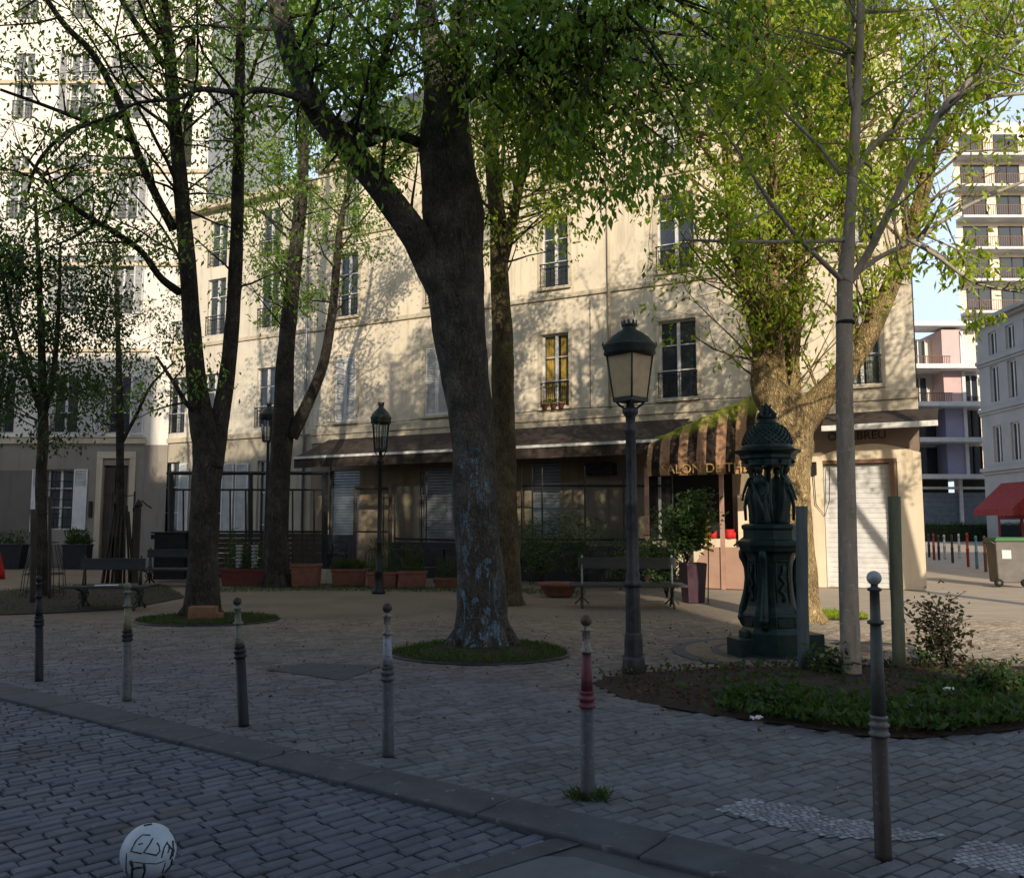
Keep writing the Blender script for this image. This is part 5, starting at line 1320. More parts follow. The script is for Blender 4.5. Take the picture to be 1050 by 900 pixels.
for i in range(4):
    a = R(45) + i * R(90); g = MB()
    # scroll buttress : S profile swept
    prof = [(.34, .36), (.36, .40), (.372, .48), (.362, .58), (.34, .68), (.315, .80), (.30, .95), (.305, 1.08), (.325, 1.16), (.355, 1.22), (.36, 1.28), (.34, 1.31)]
    pts = [(r_ * math.cos(a), r_ * math.sin(a), z) for r_, z in prof]
    g.tube(pts, [.045, .055, .058, .055, .048, .042, .038, .04, .045, .05, .048, .035], 8)
    g.lathe([(.0, -.05), (.05, -.045), (.065, 0), (.05, .045), (0, .05)], 10, (.375 * math.cos(a), .375 * math.sin(a), .46)); g.build('scroll', 'green', fn)
    a2 = i * R(90); g = MB(); r_ = .262
    def pl(u, z, o_=0): return ((r_ + o_) * math.cos(a2) - u * math.sin(a2), (r_ + o_) * math.sin(a2) + u * math.cos(a2), z)
    for (u0, z0, u1, z1) in ((-.085, .62, .085, .62), (.085, .62, .085, 1.18), (.085, 1.18, -.085, 1.18), (-.085, 1.18, -.085, .62)): g.tube([pl(u0, z0), pl(u1, z1)], .012, 5)
    wv = [pl(.035 * math.sin(q * 2.6), .68 + q * .075, .012) for q in range(7)]; g.tube(wv, .022, 6)
    for q in range(5): g.lathe([(0, -.03), (.025, 0), (0, .03)], 6, pl(.03 * (-1) ** q, .72 + q * .09, .015))
    g.build('relief_panel', 'green', fn)
    g = MB(); r_ = .345; 
    for (u0, z0, u1, z1) in ((-.11, .38, .11, .38), (.11, .38, .11, .50), (.11, .50, -.11, .50), (-.11, .50, -.11, .38)): g.tube([pl(u0, z0, -.01), pl(u1, z1, -.01)], .009, 4)
    g.build('plaque', 'green', fn)
# caryatids
for i in range(4):
    a = R(45) + i * R(90) - R(12); cx, cy = .235 * math.cos(a), .235 * math.sin(a)
    z0 = 1.63; Hh = .72; g = MB()
    out = Vector((math.cos(a), math.sin(a), 0)); sd = Vector((-math.sin(a), math.cos(a), 0))
    vs = []; fs_ = []
    secs = [(0, .085, .075, 0), (.04, .09, .08, 0), (.16, .078, .07, .006), (.28, .074, .066, .014), (.37, .078, .066, .016), (.44, .068, .055, .008), (.49, .060, .05, 0), (.54, .066, .056, .006), (.59, .074, .055, .010), (.63, .070, .045, .004), (.655, .035, .032, 0), (.68, .026, .026, .002), (.70, .034, .036, .006), (.735, .043, .046, .010), (.77, .040, .043, .008), (.795, .024, .026, 0)]
    n = 18
    for (zz_, rx, ry, off) in secs:
        for j in range(n):
            q = 2 * math.pi * j / n; pl_ = 1 + (.11 * math.cos(6 * q + zz_ * 6) if zz_ < .45 else .03 * math.cos(5 * q) if zz_ < .63 else 0)
            rx *= 1.0; v_ = sd * (rx * 1.18 * pl_ * math.cos(q)) + out * (ry * pl_ * math.sin(q) + off * 1.5 - .06 * (1 - zz_ / .8)); vs.append((cx + v_.x, cy + v_.y, z0 + zz_ * .93))
    for s_ in range(len(secs) - 1):
        for j in range(n): j2 = (j + 1) % n; fs_.append((s_ * n + j, s_ * n + j2, (s_ + 1) * n + j2, (s_ + 1) * n + j))
    fs_.append(tuple(range(n - 1, -1, -1))); fs_.append(tuple((len(secs) - 1) * n + j for j in range(n)))
    g.add(vs, fs_, True)
    c = Vector((cx, cy, z0))
    # bent arms, one raised to the entablature, one along the drapery
    def w_(s_, o_, z): return c + sd * s_ + out * o_ + Vector((0, 0, z))
    g.tube([w_(.062, .005, .565), w_(.115, .01, .50), w_(.125, .045, .40), w_(.10, .075, .33), w_(.09, .085, .31)], [.024, .021, .018, .014, .016], 7)
    g.tube([w_(-.062, .005, .565), w_(-.115, .0, .60), w_(-.13, .01, .67), w_(-.085, .015, .735), w_(-.07, .015, .75)], [.024, .021, .018, .014, .016], 7)
    g.tube([w_(-.02, -.03, .70), w_(0, -.055, .69), w_(.02, -.03, .70)], .022, 6)
    # thrown drapery fold
    g.tube([w_(-.05, .05, .5), w_(.0, .075, .36), w_(.055, .07, .22), w_(.06, .06, .05)], [.02, .026, .024, .02], 6)
    g.build('caryatid', 'green', fn)
g = MB(); g.lathe([(.045, 1.62), (.04, 1.8), (.05, 1.85), (.035, 1.9), (.035, 2.3), (.07, 2.36)], 10); g.build('water_stem', 'green', fn)
g = MB(); oct_(g, [(.27, 2.355), (.34, 2.37), (.33, 2.39), (.33, 2.44), (.35, 2.46), (.35, 2.50), (.37, 2.52), (.41, 2.54), (.42, 2.57), (.35, 2.585)]); 
for i in range(8): a = i * R(45); g.lathe([(0, -.03), (.035, 0), (0, .03)], 8, (.32 * math.cos(a), .32 * math.sin(a), 2.415))
g.build('entablature', 'green', fn, bevel=.005)
# scaled dome
dm = [(.315, 2.58), (.325, 2.60), (.30, 2.63), (.305, 2.645), (.295, 2.70), (.27, 2.77), (.235, 2.835), (.19, 2.88), (.15, 2.905)]
g = MB(); g.lathe(dm, 24); 
def dr_(z):
    for (r0, z0), (r1, z1) in zip(dm[3:], dm[4:]):
        if z0 <= z <= z1: return r0 + (r1 - r0) * (z - z0) / (z1 - z0)
    return .15
for row in range(8):
    z = 2.655 + row * .031; r_ = dr_(z); nn = 22
    for j in range(nn):
        a = 2 * math.pi * (j + .5 * (row % 2)) / nn; g.lathe([(0, -.016), (.02 * r_ / .3 + .003, -.002), (.012, .014), (0, .018)], 5, ((r_ + .003) * math.cos(a), (r_ + .003) * math.sin(a), z))
g.build('dome', 'green', fn)
g = MB(); g.lathe([(.15, 2.90), (.155, 2.92), (.12, 2.935), (.115, 2.975), (.135, 2.985), (.13, 3.0), (.07, 3.01), (.05, 3.03), (.07, 3.06), (.05, 3.085), (.03, 3.10), (.045, 3.13), (.03, 3.155), (.008, 3.18)], 14)
for i in range(4):   # dolphins on the crown
    a = i * R(90) + R(20); g.tube([(.11 * math.cos(a), .11 * math.sin(a), 2.99), (.13 * math.cos(a), .13 * math.sin(a), 3.02), (.085 * math.cos(a), .085 * math.sin(a), 3.06), (.05 * math.cos(a), .05 * math.sin(a), 3.12), (.075 * math.cos(a), .075 * math.sin(a), 3.15)], [.03, .032, .025, .015, .012], 6)
g.build('finial', 'green', fn)
# circular paving round the fountain
for i, (r_, m_) in enumerate(((1.55, 'kerbstone'), (1.38, 'pave_far'), (1.05, 'kerbstone'), (.95, 'pave_far'))):
    g = MB(); g.lathe([(r_, 0), (r_, .008 + i * .004)], 48, smooth=False); o = g.build('paving_ring', m_); o.location = (fp.x + .35, fp.y + .25, .004); struct(o)
g = MB(); c = G(893, 664); g.lathe([(.55, 0), (.55, .018)], 40); o = g.build('paving_ring', 'kerbstone'); o.location = c; struct(o)
g = MB(); g.lathe([(.45, 0), (.45, .022)], 40); o = g.build('paving_ring', 'pave_far'); o.location = c; struct(o)

# ------------------------------------------------------------------ tree stakes
def stake(name, pxb, pyb, pxt, pyt, d, m, label, tw_=.08):
    b = G(pxb, pyb); t_ = P(pxt, pyt, b.y); v = t_ - b
    g = MB(); n = 8; g.tube([v * (i / n) for i in range(n + 1)], [d / 2 * (1 + random.uniform(-.03, .03)) for i in range(n + 1)], 12, wob=.03)
    o = g.build(name, m); o.location = b; tag(o, label, 'wooden stake'); return o
stake('tree_stake', 824, 690, 822, 519, .128, 'stakeblue', 'bluish weathered wooden stake in front of the drinking fountain')
stake('tree_stake', 922, 690, 917, 509, .135, 'stakewood', 'greenish round wooden stake right of the slender tree')
q = P(867, 331, G(873, 696).y); g = MB(); g.lathe([(.098, -.02), (.104, 0), (.098, .02)], 14); o = g.build('tree_tie', 'rubber'); o.location = q; tag(o, 'black rubber strap round the slender young trunk', 'strap')
# left tree guard
stake('tree_stake', 34, 620, 34, 522, .12, 'darkwood', 'dark stout stake left of the small bushy tree')
stake('tree_stake', 51, 616, 51, 509, .07, 'darkwood', 'thin dark stake right of the small bushy tree')
tg = thing('tree_guard', 'low wire hoop guard around the small bushy tree', 'tree guard', (P(44, 612, 20).x, 20, 0))
g = MB()
for z, r_ in ((.15, .45), (.55, .42), (1.25, .26), (1.9, .25)): g.tube([(r_ * math.cos(a), r_ * math.sin(a), z) for a in np.linspace(0, 2 * math.pi, 25)], .012, 5)
for i in range(10): a = 2 * math.pi * i / 10; g.tube([(.47 * math.cos(a), .47 * math.sin(a), 0), (.42 * math.cos(a), .42 * math.sin(a), .6), (.26 * math.cos(a), .26 * math.sin(a), 1.2)], .009, 4)
g.build('hoops', 'iron', tg)
lg = thing('lath_guard', 'fan of upright wooden laths round the foot of the thin tree', 'tree guard', (P(121, 598, 25).x, 25, 0))
for i in range(16):
    a = 2 * math.pi * i / 16; g = MB(); p0 = Vector((.42 * math.cos(a), .42 * math.sin(a), 0)); p1 = Vector((.20 * math.cos(a + .1), .20 * math.sin(a + .1), 2.05 + random.uniform(-.12, .15))); g.tube([p0, p1], [.03, .022], 5); g.build('lath', 'darkwood', lg)
g = MB(); g.tube([(.26 * math.cos(a), .26 * math.sin(a), 1.4) for a in np.linspace(0, 6.283, 20)], .01, 4); g.tube([(.34 * math.cos(a), .34 * math.sin(a), .7) for a in np.linspace(0, 6.283, 20)], .01, 4); g.build('wire', 'iron', lg)
for dx in (-.32, .32): g = MB(); g.tube([(dx, .1, 0), (dx, .1, 2.6)], .03, 6); g.tube([(dx, .1, 2.5), (0, 0, 2.45)], .012, 4); g.build('stake', 'darkwood', lg)

# ------------------------------------------------------------------ bollards
def bollard(px, pb, pt, lab, cols_, rw=1.0, ringz=.55, tilt=0, topx_=None, ballr=.035, baser=.042):
    b = G(px, pb); t_ = P(topx_ if topx_ else px, pt, b.y); h = (t_ - b).length
    t = thing('bollard', lab, 'bollard', b, group='slim bollards along the kerb')
    ax = (t_ - b).normalized(); t.rotation_mode = 'QUATERNION'; t.rotation_quaternion = Vector((0, 0, 1)).rotation_difference(ax)
    r = baser * rw; zr = h * ringz
    g = MB(); g.lathe([(r * 1.04, 0), (r, .02), (r * .98, zr - .03)], 20); g.build('lower_shaft', cols_[0], t)
    g = MB(); g.lathe([(r * .98, zr - .03), (r * 1.22, zr - .026), (r * 1.25, zr - .015), (r * 1.05, zr - .008), (r * 1.05, zr + .012), (r * 1.22, zr + .018), (r * 1.22, zr + .03), (r * .95, zr + .036), (r * .95, zr + .05), (r * 1.08, zr + .056), (r * 1.08, zr + .066), (r * .86, zr + .07)], 20); g.build('collar', cols_[1], t)
    zt = h - ballr * 2 - .03; z2 = zt - .13 * h / 1.1
    g = MB(); g.lathe([(r * .86, zr + .07), (r * .80, (zr + z2) / 2), (r * .66, z2)], 20); g.build('upper_shaft', cols_[2], t)
    g = MB(); g.lathe([(r * .66, z2), (r * .98, z2 + .004), (r * .98, z2 + .018), (r * .62, z2 + .024), (r * .58, zt), (r * .85, zt + .004), (r * .85, zt + .016), (r * .45, zt + .022), (r * .42, zt + .034)], 20); g.build('neck', cols_[3], t)
    g = MB(); g.lathe([(ballr * math.sin(q), -ballr * math.cos(q)) for q in np.linspace(.02, math.pi - .02, 12)], 18, (0, 0, h - ballr)); g.build('ball', cols_[4], t)
    return t
bp = lambda n, a, w_, wa=.6: pm('boll_' + n, a, tuple(x * .7 for x in a), 14, .55, .2, bmp=.3, wear=w_, wamt=wa)
bp('grey', (.085, .09, .10), (.20, .21, .22)); bp('red', (.15, .04, .055), (.12, .06, .06)); bp('cream', (.30, .27, .24), (.05, .045, .045), .55); bp('white', (.30, .34, .40), (.04, .04, .05), .56)
bp('greenish', (.20, .22, .17), (.035, .035, .035), .56); bp('black', (.022, .024, .027), (.07, .07, .075), .66); bp('bronze', (.11, .07, .045), (.035, .03, .028)); bp('yellow', (.25, .23, .13), (.05, .07, .10), .57); bp('oldgreen', (.075, .085, .08), (.035, .035, .034)); bp('palegrey', (.15, .155, .15), (.04, .042, .045), .56)
bp('palewhite', (.40, .45, .48), (.15, .16, .17)); bp('rust', (.055, .045, .04), (.10, .10, .10))
B_ = 'boll_'
for n_ in ('grey', 'red', 'cream', 'white', 'greenish', 'black', 'bronze', 'yellow', 'oldgreen', 'palegrey', 'palewhite', 'rust'): M[B_ + n_] = MC[B_ + n_]
bollard(40, 698, 590, 'all black bollard nearest the left edge', [B_ + 'black'] * 5, ringz=.55)
bollard(130, 718, 597, 'bollard with chipped yellow and white paint in front of the left bench', [B_ + 'palegrey', B_ + 'black', B_ + 'yellow', B_ + 'greenish', B_ + 'greenish'], ringz=.53, topx_=131)
bollard(250, 744, 612, 'leaning bollard with pale green chipped upper part and dark lower shaft', [B_ + 'black', B_ + 'black', B_ + 'greenish', B_ + 'greenish', B_ + 'rust'], ringz=.555, topx_=243)
bollard(398, 775, 618, 'bollard with flaking white and cream upper part and dark ball', [B_ + 'grey', B_ + 'grey', B_ + 'white', B_ + 'cream', B_ + 'rust'], ringz=.52, topx_=397)
bollard(603, 819, 630, 'bollard with dull red upper part and bronze ball in a tuft of grass', [B_ + 'grey', B_ + 'red', B_ + 'red', B_ + 'cream', B_ + 'bronze'], ringz=.52, topx_=601)
bollard(906, 880, 585, 'tallest bollard, grey green with a whitish ball, in front of the planting bed', [B_ + 'rust', B_ + 'palegrey', B_ + 'oldgreen', B_ + 'oldgreen', B_ + 'palewhite'], ringz=.44, topx_=896, baser=.040, ballr=.036)

# ------------------------------------------------------------------ football
fb_c = G(151, 901, ROADZ); r_ = 52 / FPX * fb_c.y / 2 * 1.0
fb = thing('football', 'scuffed white football scribbled with black ink lying on the road setts', 'ball', fb_c)
g = MB(); g.lathe([(r_ * math.sin(q), r_ - r_ * math.cos(q)) for q in np.linspace(.01, math.pi - .01, 28)], 40); g.build('shell', 'ball', fb)
vdir = (Vector((0, 0, H)) - Vector((fb_c.x, fb_c.y, r_ + ROADZ))).normalized(); ux = vdir.cross(Vector((0, 0, 1))).normalized() * -1; uy = vdir.cross(ux) * 1
if uy.z < 0: uy = -uy
def stroke(pts, w_, m='ballmark', nm='ink_mark'):
    g = MB(); out = []
    for i in range(len(pts) - 1):
        for k_ in range(4):
            t_ = k_ / 4; out.append(((pts[i][0] * (1 - t_) + pts[i + 1][0] * t_), (pts[i][1] * (1 - t_) + pts[i + 1][1] * t_)))
    out.append(pts[-1]); P3 = []
    for x, y in out:
        x = (x - 460) / 215; y = -(y - 460) / 225; l = math.hypot(x, y)
        if l > .97: x, y = x / l * .97, y / l * .97
        zc = math.sqrt(max(0, 1 - x * x - y * y)); d = ux * x + uy * y + vdir * zc
        P3.append(Vector((0, 0, r_)) + d * (r_ * 1.002))
    g.tube(P3, [w_ * random.uniform(.7, 1.2) for _ in P3], 5); g.build(nm, m, fb)
for s_, w_ in (([(470, 335), (410, 325), (365, 365), (330, 440), (410, 468)], .003), ([(385, 395), (418, 392)], .003), ([(490, 360), (470, 400), (425, 462), (520, 495), (545, 470), (540, 430), (522, 400)], .0032),
               ([(600, 400), (575, 450), (560, 520)], .003), ([(595, 410), (620, 440), (605, 490)], .004), ([(640, 400), (645, 450), (625, 540)], .005), ([(610, 440), (650, 470), (640, 520)], .005), ([(420, 255), (480, 250)], .0055), ([(330, 510), (350, 560), (345, 640), (360, 690)], .006),
               ([(430, 540), (440, 600), (420, 680)], .005), ([(300, 450), (300, 560), (310, 640)], .0025), ([(320, 515), (380, 530), (440, 545), (520, 560), (590, 545)], .002), ([(620, 300), (655, 350), (668, 420)], .003), ([(590, 560), (570, 640)], .003), ([(640, 540), (630, 600), (600, 660)], .006), ([(345, 580), (385, 570), (420, 575)], .005)):
    stroke(s_, w_ * 1.05)

# ------------------------------------------------------------------ benches (double sided park benches)
def bench(px0, px1, py_base, label, rz_extra=0, wh='castiron', L=None):
    a = G(px0, py_base); b = G(px1, py_base); c = (a + b) / 2; L = L or (b - a).length
    t = thing('park_bench', label, 'bench', c, rz_extra, group='double sided park benches')
    for s_ in (-1, 1):
        g = MB()
        for q in range(3): g.bb(-L / 2 - .25, L / 2 + .25, s_ * (.10 + q * .125), s_ * (.10 + q * .125 + .11), .415, .465)
        g.build('seat', 'plank', t, bevel=.006)
    g = MB(); g.bb(-L / 2 - .08, L / 2 + .08, -.03, .03, .76, .98); g.build('backrest', 'plank', t, bevel=.008)
    for sx in (-1, 1):
        x = sx * L / 2; g = MB()
        g.tube([(x, 0, .05), (x, 0, .45)], .03, 6)
        g.tube([(x, -.32, 0), (x, -.28, .05), (x, -.12, .16), (x, -.05, .30), (x, -.12, .36), (x, -.42, .42)], [.025, .022, .02, .02, .02, .016], 6)
        g.tube([(x, .32, 0), (x, .28, .05), (x, .12, .16), (x, .05, .30), (x, .12, .36), (x, .42, .42)], [.025, .022, .02, .02, .02, .016], 6)
        for yy in (-.17, .17): g.tube([(x + .0, yy + .055 * math.cos(q), .27 + .055 * math.sin(q)) for q in np.linspace(0, 6.28, 12)], .012, 5)
        g.tube([(x - .14, -.0, .06), (x, 0, .2), (x + .14, 0, .06)], .018, 5)
        g.build('leg_frame', 'castiron', t)
        g = MB(); g.tube([(x, -.06, .46), (x, -.045, .65), (x, -.02, .80), (x, 0, 1.0)], [.02, .018, .016, .02], 6); g.tube([(x, .06, .46), (x, .045, .65), (x, .02, .80), (x, 0, 1.0)], [.02, .018, .016, .02], 6)
        g.lathe([(0, -.03), (.03, 0), (0, .03)], 8, (x, 0, 1.01)); g.build('back_bracket', wh, t)
    return t
bench(597, 689, 622, 'park bench with chipped white brackets standing behind the tall street lamp', R(-3), 'whiteiron')
bench(86, 142, 624, 'park bench with a wide plank seat at the left, behind the yellow chipped bollard', R(4), 'castiron')
bench(152, 205, 600, 'dark park bench half hidden behind the forked tree trunk', R(-5), 'castiron')
# paper on the bench
b0 = G(114, 624); o = MB().box(0, 0, 0, .42, .22, .012, rz=.3).build('newspaper', 'litter', bevel=.003); o.location = (b0.x + .0, b0.y - .25, .474); tag(o, 'pale sheet of paper left on the seat of the left park bench', 'paper')

# ------------------------------------------------------------------ black framed terrace enclosure
def fr_pt(px, py, Y_): return P(px, py, Y_)
Y = 27.0
te = thing('pergola', 'black steel frame of an open terrace windbreak before the left shutters', 'terrace frame', (0, Y, 0))
def seg(mb, pa, ya, pb, yb, w_, dy=0):
    a = P(pa, ya, Y + dy); b = P(pb, yb, Y + dy); a.y = dy; b.y = dy; mb.tube([a, b], w_, 4, smooth=False)
g = MB()
for px in (175, 333): seg(g, px, 485, px, 592, .095)
for px in (257,): seg(g, px, 485, px, 592, .07)
seg(g, 171, 485, 337, 485, .055); g.build('portal', 'dark', te)
g = MB()
for px in (188, 222, 236, 252, 268, 300, 310, 322): seg(g, px, 502, px, 592, .028)
seg(g, 174, 502, 335, 502, .03); seg(g, 174, 545, 335, 545, .035); seg(g, 174, 590, 335, 590, .035); g.build('mullions', 'dark', te)
g = MB(); a = P(188, 546, Y); b = P(333, 592, Y)
n_ = 9
for i in range(n_): z0 = b.z + (a.z - b.z) * i / n_; g.bb(a.x, b.x, -.02, .02, z0, z0 + (a.z - b.z) / n_ * .86)
g.build('slatted_panel', 'darkwood', te)
# cabinet by the frame and brown hand pump post
cb = P(176, 545, 26.6); g = MB(); h_ = cb.z; g.bb(-.35, .55, -.2, .2, .05, h_ - .04); g.bb(-.45, .62, -.24, .24, h_ - .05, h_); g.bb(-.52, -.36, -.06, .06, h_ - .22, h_ - .08); o = g.build('cabinet', 'dark', bevel=.01); o.location = (cb.x, 26.4, 0); tag(o, 'dark low cabinet at the left end of the black terrace frame', 'cabinet')
Y = 22.0; b = P(138, 605, Y); b.z = 0; hp_ = thing('hand_pump', 'rusty brown square post with a thin curved lever on top', 'post', b); zt = P(138, 520, Y).z
g = MB(); g.bb(-.06, .06, -.06, .06, 0, zt); g.build('post', 'darkwood', hp_, bevel=.01)
g = MB(); g.lathe([(.05, 0), (.10, .03), (.10, .08), (.04, .16), (.02, .2)], 12, (0, 0, zt)); g.tube([(0, 0, zt + .12), (.1, 0, zt + .16), (.22, 0, zt + .05), (.34, 0, zt - .02)], .018, 6); g.tube([(-.04, 0, zt + .05), (-.12, 0, zt - .02), (-.11, 0, zt - .12)], .02, 6); g.build('lever', 'iron', hp_)
# stacked chairs: white bent frames behind the frame
Y = 27.9
def chair_stack(px, n, lab, m='white', grp='stacks of folded cafe chairs'):
    b = P(px, 590, Y); b.z = 0; t = thing('stacked_chair', lab, 'chair', b, group=grp)
    for k_ in range(n):
        z = .25 + k_ * .20; x = .06 * k_
        g = MB(); g.tube([(x - .22, -.2, z), (x - .22, -.22, z + .42), (x - .1, -.24, z + .52), (x + .1, -.24, z + .52), (x + .22, -.22, z + .42), (x + .22, -.2, z)], .02, 6); g.build('back_hoop', m, t)
        g = MB(); g.box(x, 0, z + .12, .44, .4, .03, rx=R(12)); g.build('seat', m, t, bevel=.01)
        for sx in (-.2, .2): g = MB(); g.tube([(x + sx, -.2, z), (x + sx * 1.15, -.24, max(0, z - .42))], .014, 5); g.build('leg', 'steel', t)
    return t
chair_stack(222, 3, 'white stacked cafe chairs just right of the forked trunk'); chair_stack(242, 3, 'white stacked cafe chairs in the middle of the black frame'); chair_stack(262, 2, 'lower pair of white stacked cafe chairs beside the terrace tree')
Y = 27.6
chair_stack(345, 3, 'dark grey stacked cafe chairs before the grey roller shutter', 'steel', 'dark stacked cafe chairs'); chair_stack(326, 3, 'dark grey stacked cafe chairs at the right post of the black frame', 'steel', 'dark stacked cafe chairs')
Y = 26.3
for px, h_, lab in ((414, .95, 'dark round cafe table with folded chairs behind the terracotta planters'), (455, .95, 'dark round cafe table close to the thick trunk'), (620, .85, 'dark cafe table behind the bench with white brackets')):
    b = P(px, 595, Y); b.z = 0; t = thing('cafe_table', lab, 'table', b, group='dark tables on the cafe terrace')
    g = MB(); g.lathe([(.35, h_ - .03), (.36, h_ - .015), (.35, h_)], 20); g.build('table_top', 'dark', t); g = MB(); g.lathe([(.22, 0), (.2, .03), (.03, .06), (.03, h_ - .03)], 12); g.build('pedestal', 'dark', t)

def cafe_chair(px, Y_, rz, lab):
    b = P(px, 590, Y_); b.z = 0; t = thing('cafe_chair', lab, 'chair', b, rz, group='loose dark cafe chairs on the terrace')
    g = MB(); g.box(0, 0, .45, .42, .42, .03); g.build('seat', 'darkwood', t, bevel=.008)
    g = MB(); g.tube([(-.2, .2, .45), (-.2, .25, .85), (-.1, .27, .95), (.1, .27, .95), (.2, .25, .85), (.2, .2, .45)], .014, 6)
    for q in (-.1, 0, .1): g.tube([(q, .21, .46), (q, .27, .93)], .008, 4)
    g.build('backrest', 'dark', t)
    for sx in (-1, 1):
        for sy in (-1, 1): g = MB(); g.tube([(sx * .18, sy * .18, .44), (sx * .22, sy * .22, 0)], .013, 5); g.build('leg', 'dark', t)
for px, Y_, rz, lab in ((440, 25.2, .4, 'dark cafe chair half behind the thick trunk on its left'), (422, 25.6, -.9, 'dark cafe chair behind the grassy square pot'), (545, 24.9, 2.2, 'dark cafe chair among the shrubs right of the thick trunk'), (607, 24.6, -.3, 'dark cafe chair seen over the left end of the white bracketed bench'),
        (633, 24.0, 1.2, 'dark cafe chair turned sideways left of the tall street lamp'), (664, 23.6, 2.9, 'dark cafe chair right of the tall street lamp, back to the square'), (356, 25.6, .9, 'dark cafe chair before the framed door'), (376, 25.8, -2.4, 'dark cafe chair facing the framed door')):
    cafe_chair(px, Y_, rz, lab)

# ------------------------------------------------------------------ planters
def trough(px0, px1, pyb, pyt, Y_, m, lab, plant=None, taper=.9, n=500, ph=.25, group='planters in front of the terrace', rim=True, L=.09, W=.02, mat='leaf_mid', depth=None, nm='planter'):
    a = P(px0, pyb, Y_); b = P(px1, pyb, Y_); h = P(px0, pyt, Y_).z; w = b.x - a.x; d = depth or min(.5, w * .8); cx = (a.x + b.x) / 2
    t = thing(nm, lab, 'planter', (cx, Y_, 0), group=group)
    g = MB(); g.box(0, 0, (h - .04) / 2, w * taper, d * taper, h - .04, tz=1 / taper * .985); g.build('pot', m, t, bevel=.012)
    if rim: g = MB(); g.bb(-w / 2 - .015, w / 2 + .015, -d / 2 - .015, d / 2 + .015, h - .07, h); g.build('rim', m, t, bevel=.01)
    g = MB(); g.bb(-w / 2 + .03, w / 2 - .03, -d / 2 + .03, d / 2 - .03, h, h + .008); g.build('earth', 'soil', t)
    if plant:
        p = [(random.uniform(-w / 2 + .05, w / 2 - .05), random.uniform(-d / 2 + .05, d / 2 - .05), h + random.random() ** 2 * ph) for _ in range(n)]
        dd = rng.normal(size=(n, 3)) * .5; dd[:, 2] += .9; pl_ = leaf_object('plant', mat, p, dd, L * 1.5, W, t)
    return t
trough(228, 274, 597, 583, 24.5, 'planter', 'long dark red trough between the forked tree and the terrace tree', True, n=300, ph=.5, mat='leaf_dark')
trough(300, 328, 599, 578, 23.8, 'terra', 'square faded terracotta box right of the terrace tree', None)
trough(329, 341, 594, 582, 25.2, 'trim', 'small cream box between two terracotta planters', None, rim=False)
trough(341, 375, 599, 583, 24.2, 'terra', 'long low terracotta trough full of bright grass left of the dark lamp post', True, n=700, ph=.2, mat='grass')
trough(377, 408, 602, 586, 23.6, 'terra', 'terracotta trough with tall leafy stems right behind the dark lamp post', True, n=420, ph=.8, mat='leaf_dark')
trough(409, 437, 603, 585, 23.4, 'terra', 'square terracotta pot with grassy stems right of the dark lamp post', True, n=420, ph=.65, mat='grass')
trough(446, 472, 604, 592, 23.8, 'terra', 'low terracotta trough hidden partly by the thick trunk', True, n=300, ph=.5, mat='leaf_dark')
b = P(573, 614, 20.6); b.z = 0; t = thing('bowl_planter', 'wide red clay bowl planter at the left end of the bench with white brackets', 'planter', b)
h = P(573, 597, 20.6).z; g = MB(); g.lathe([(.28, 0), (.34, .05), (.42, h - .08), (.47, h - .07), (.48, h), (.43, h), (.40, h - .06)], 28); g.build('bowl', 'terra', t)
g = MB(); g.lathe([(.41, h - .07), (.41, h - .05)], 24); g.build('earth', 'soil', t)
# white striped tall ornaments
for px, lab in ((246, 'pale spiral topiary stick in the long red trough, left one'), (262, 'pale spiral topiary stick in the long red trough, right one beside the terrace tree')):
    b = P(px, 583, 24.6); z0 = P(px, 583, 24.5).z; z1 = P(px, 558, 24.5).z
    g = MB(); n = 7; pr = []
    for i in range(n): z = (z1 - z0) * i / n; pr += [(.05, z), (.11, z + .03), (.09, z + .07)]
    g.lathe(pr, 12); o = g.build('spiral_ornament', 'whiteiron'); o.location = (b.x, 24.5, z0 + .005); tag(o, lab, 'ornament', 'spiral ornaments in the red trough')
# climbing and potted plants
def P0(px, pyb, Y_): q = P(px, pyb, Y_); return Vector((q.x, Y_, 0))
shrub('potted_shrub', 'leafy green shrub at the right end of the red clay bowl, before the cafe screen', 'shrub', P0(556, 610, 22.8), 2.1, .6, 1000, L=.12, W=.05, stems=12)
shrub('potted_shrub', 'dark loose shrub before the sunlit part of the cafe screen', 'shrub', P0(590, 606, 23.6), 2.0, .5, 600, L=.12, W=.05, stems=10)
shrub('potted_shrub', 'dark shrub close behind the right side of the bench with white brackets', 'shrub', P0(636, 606, 22.6), 1.4, .5, 350, L=.12, W=.05, stems=10)
shrub('potted_shrub', 'leafy shrub growing in the square frame middle, between two dark trunks', 'shrub', P0(250, 600, 24.9), 1.5, .5, 800, L=.10, W=.05, stems=10)
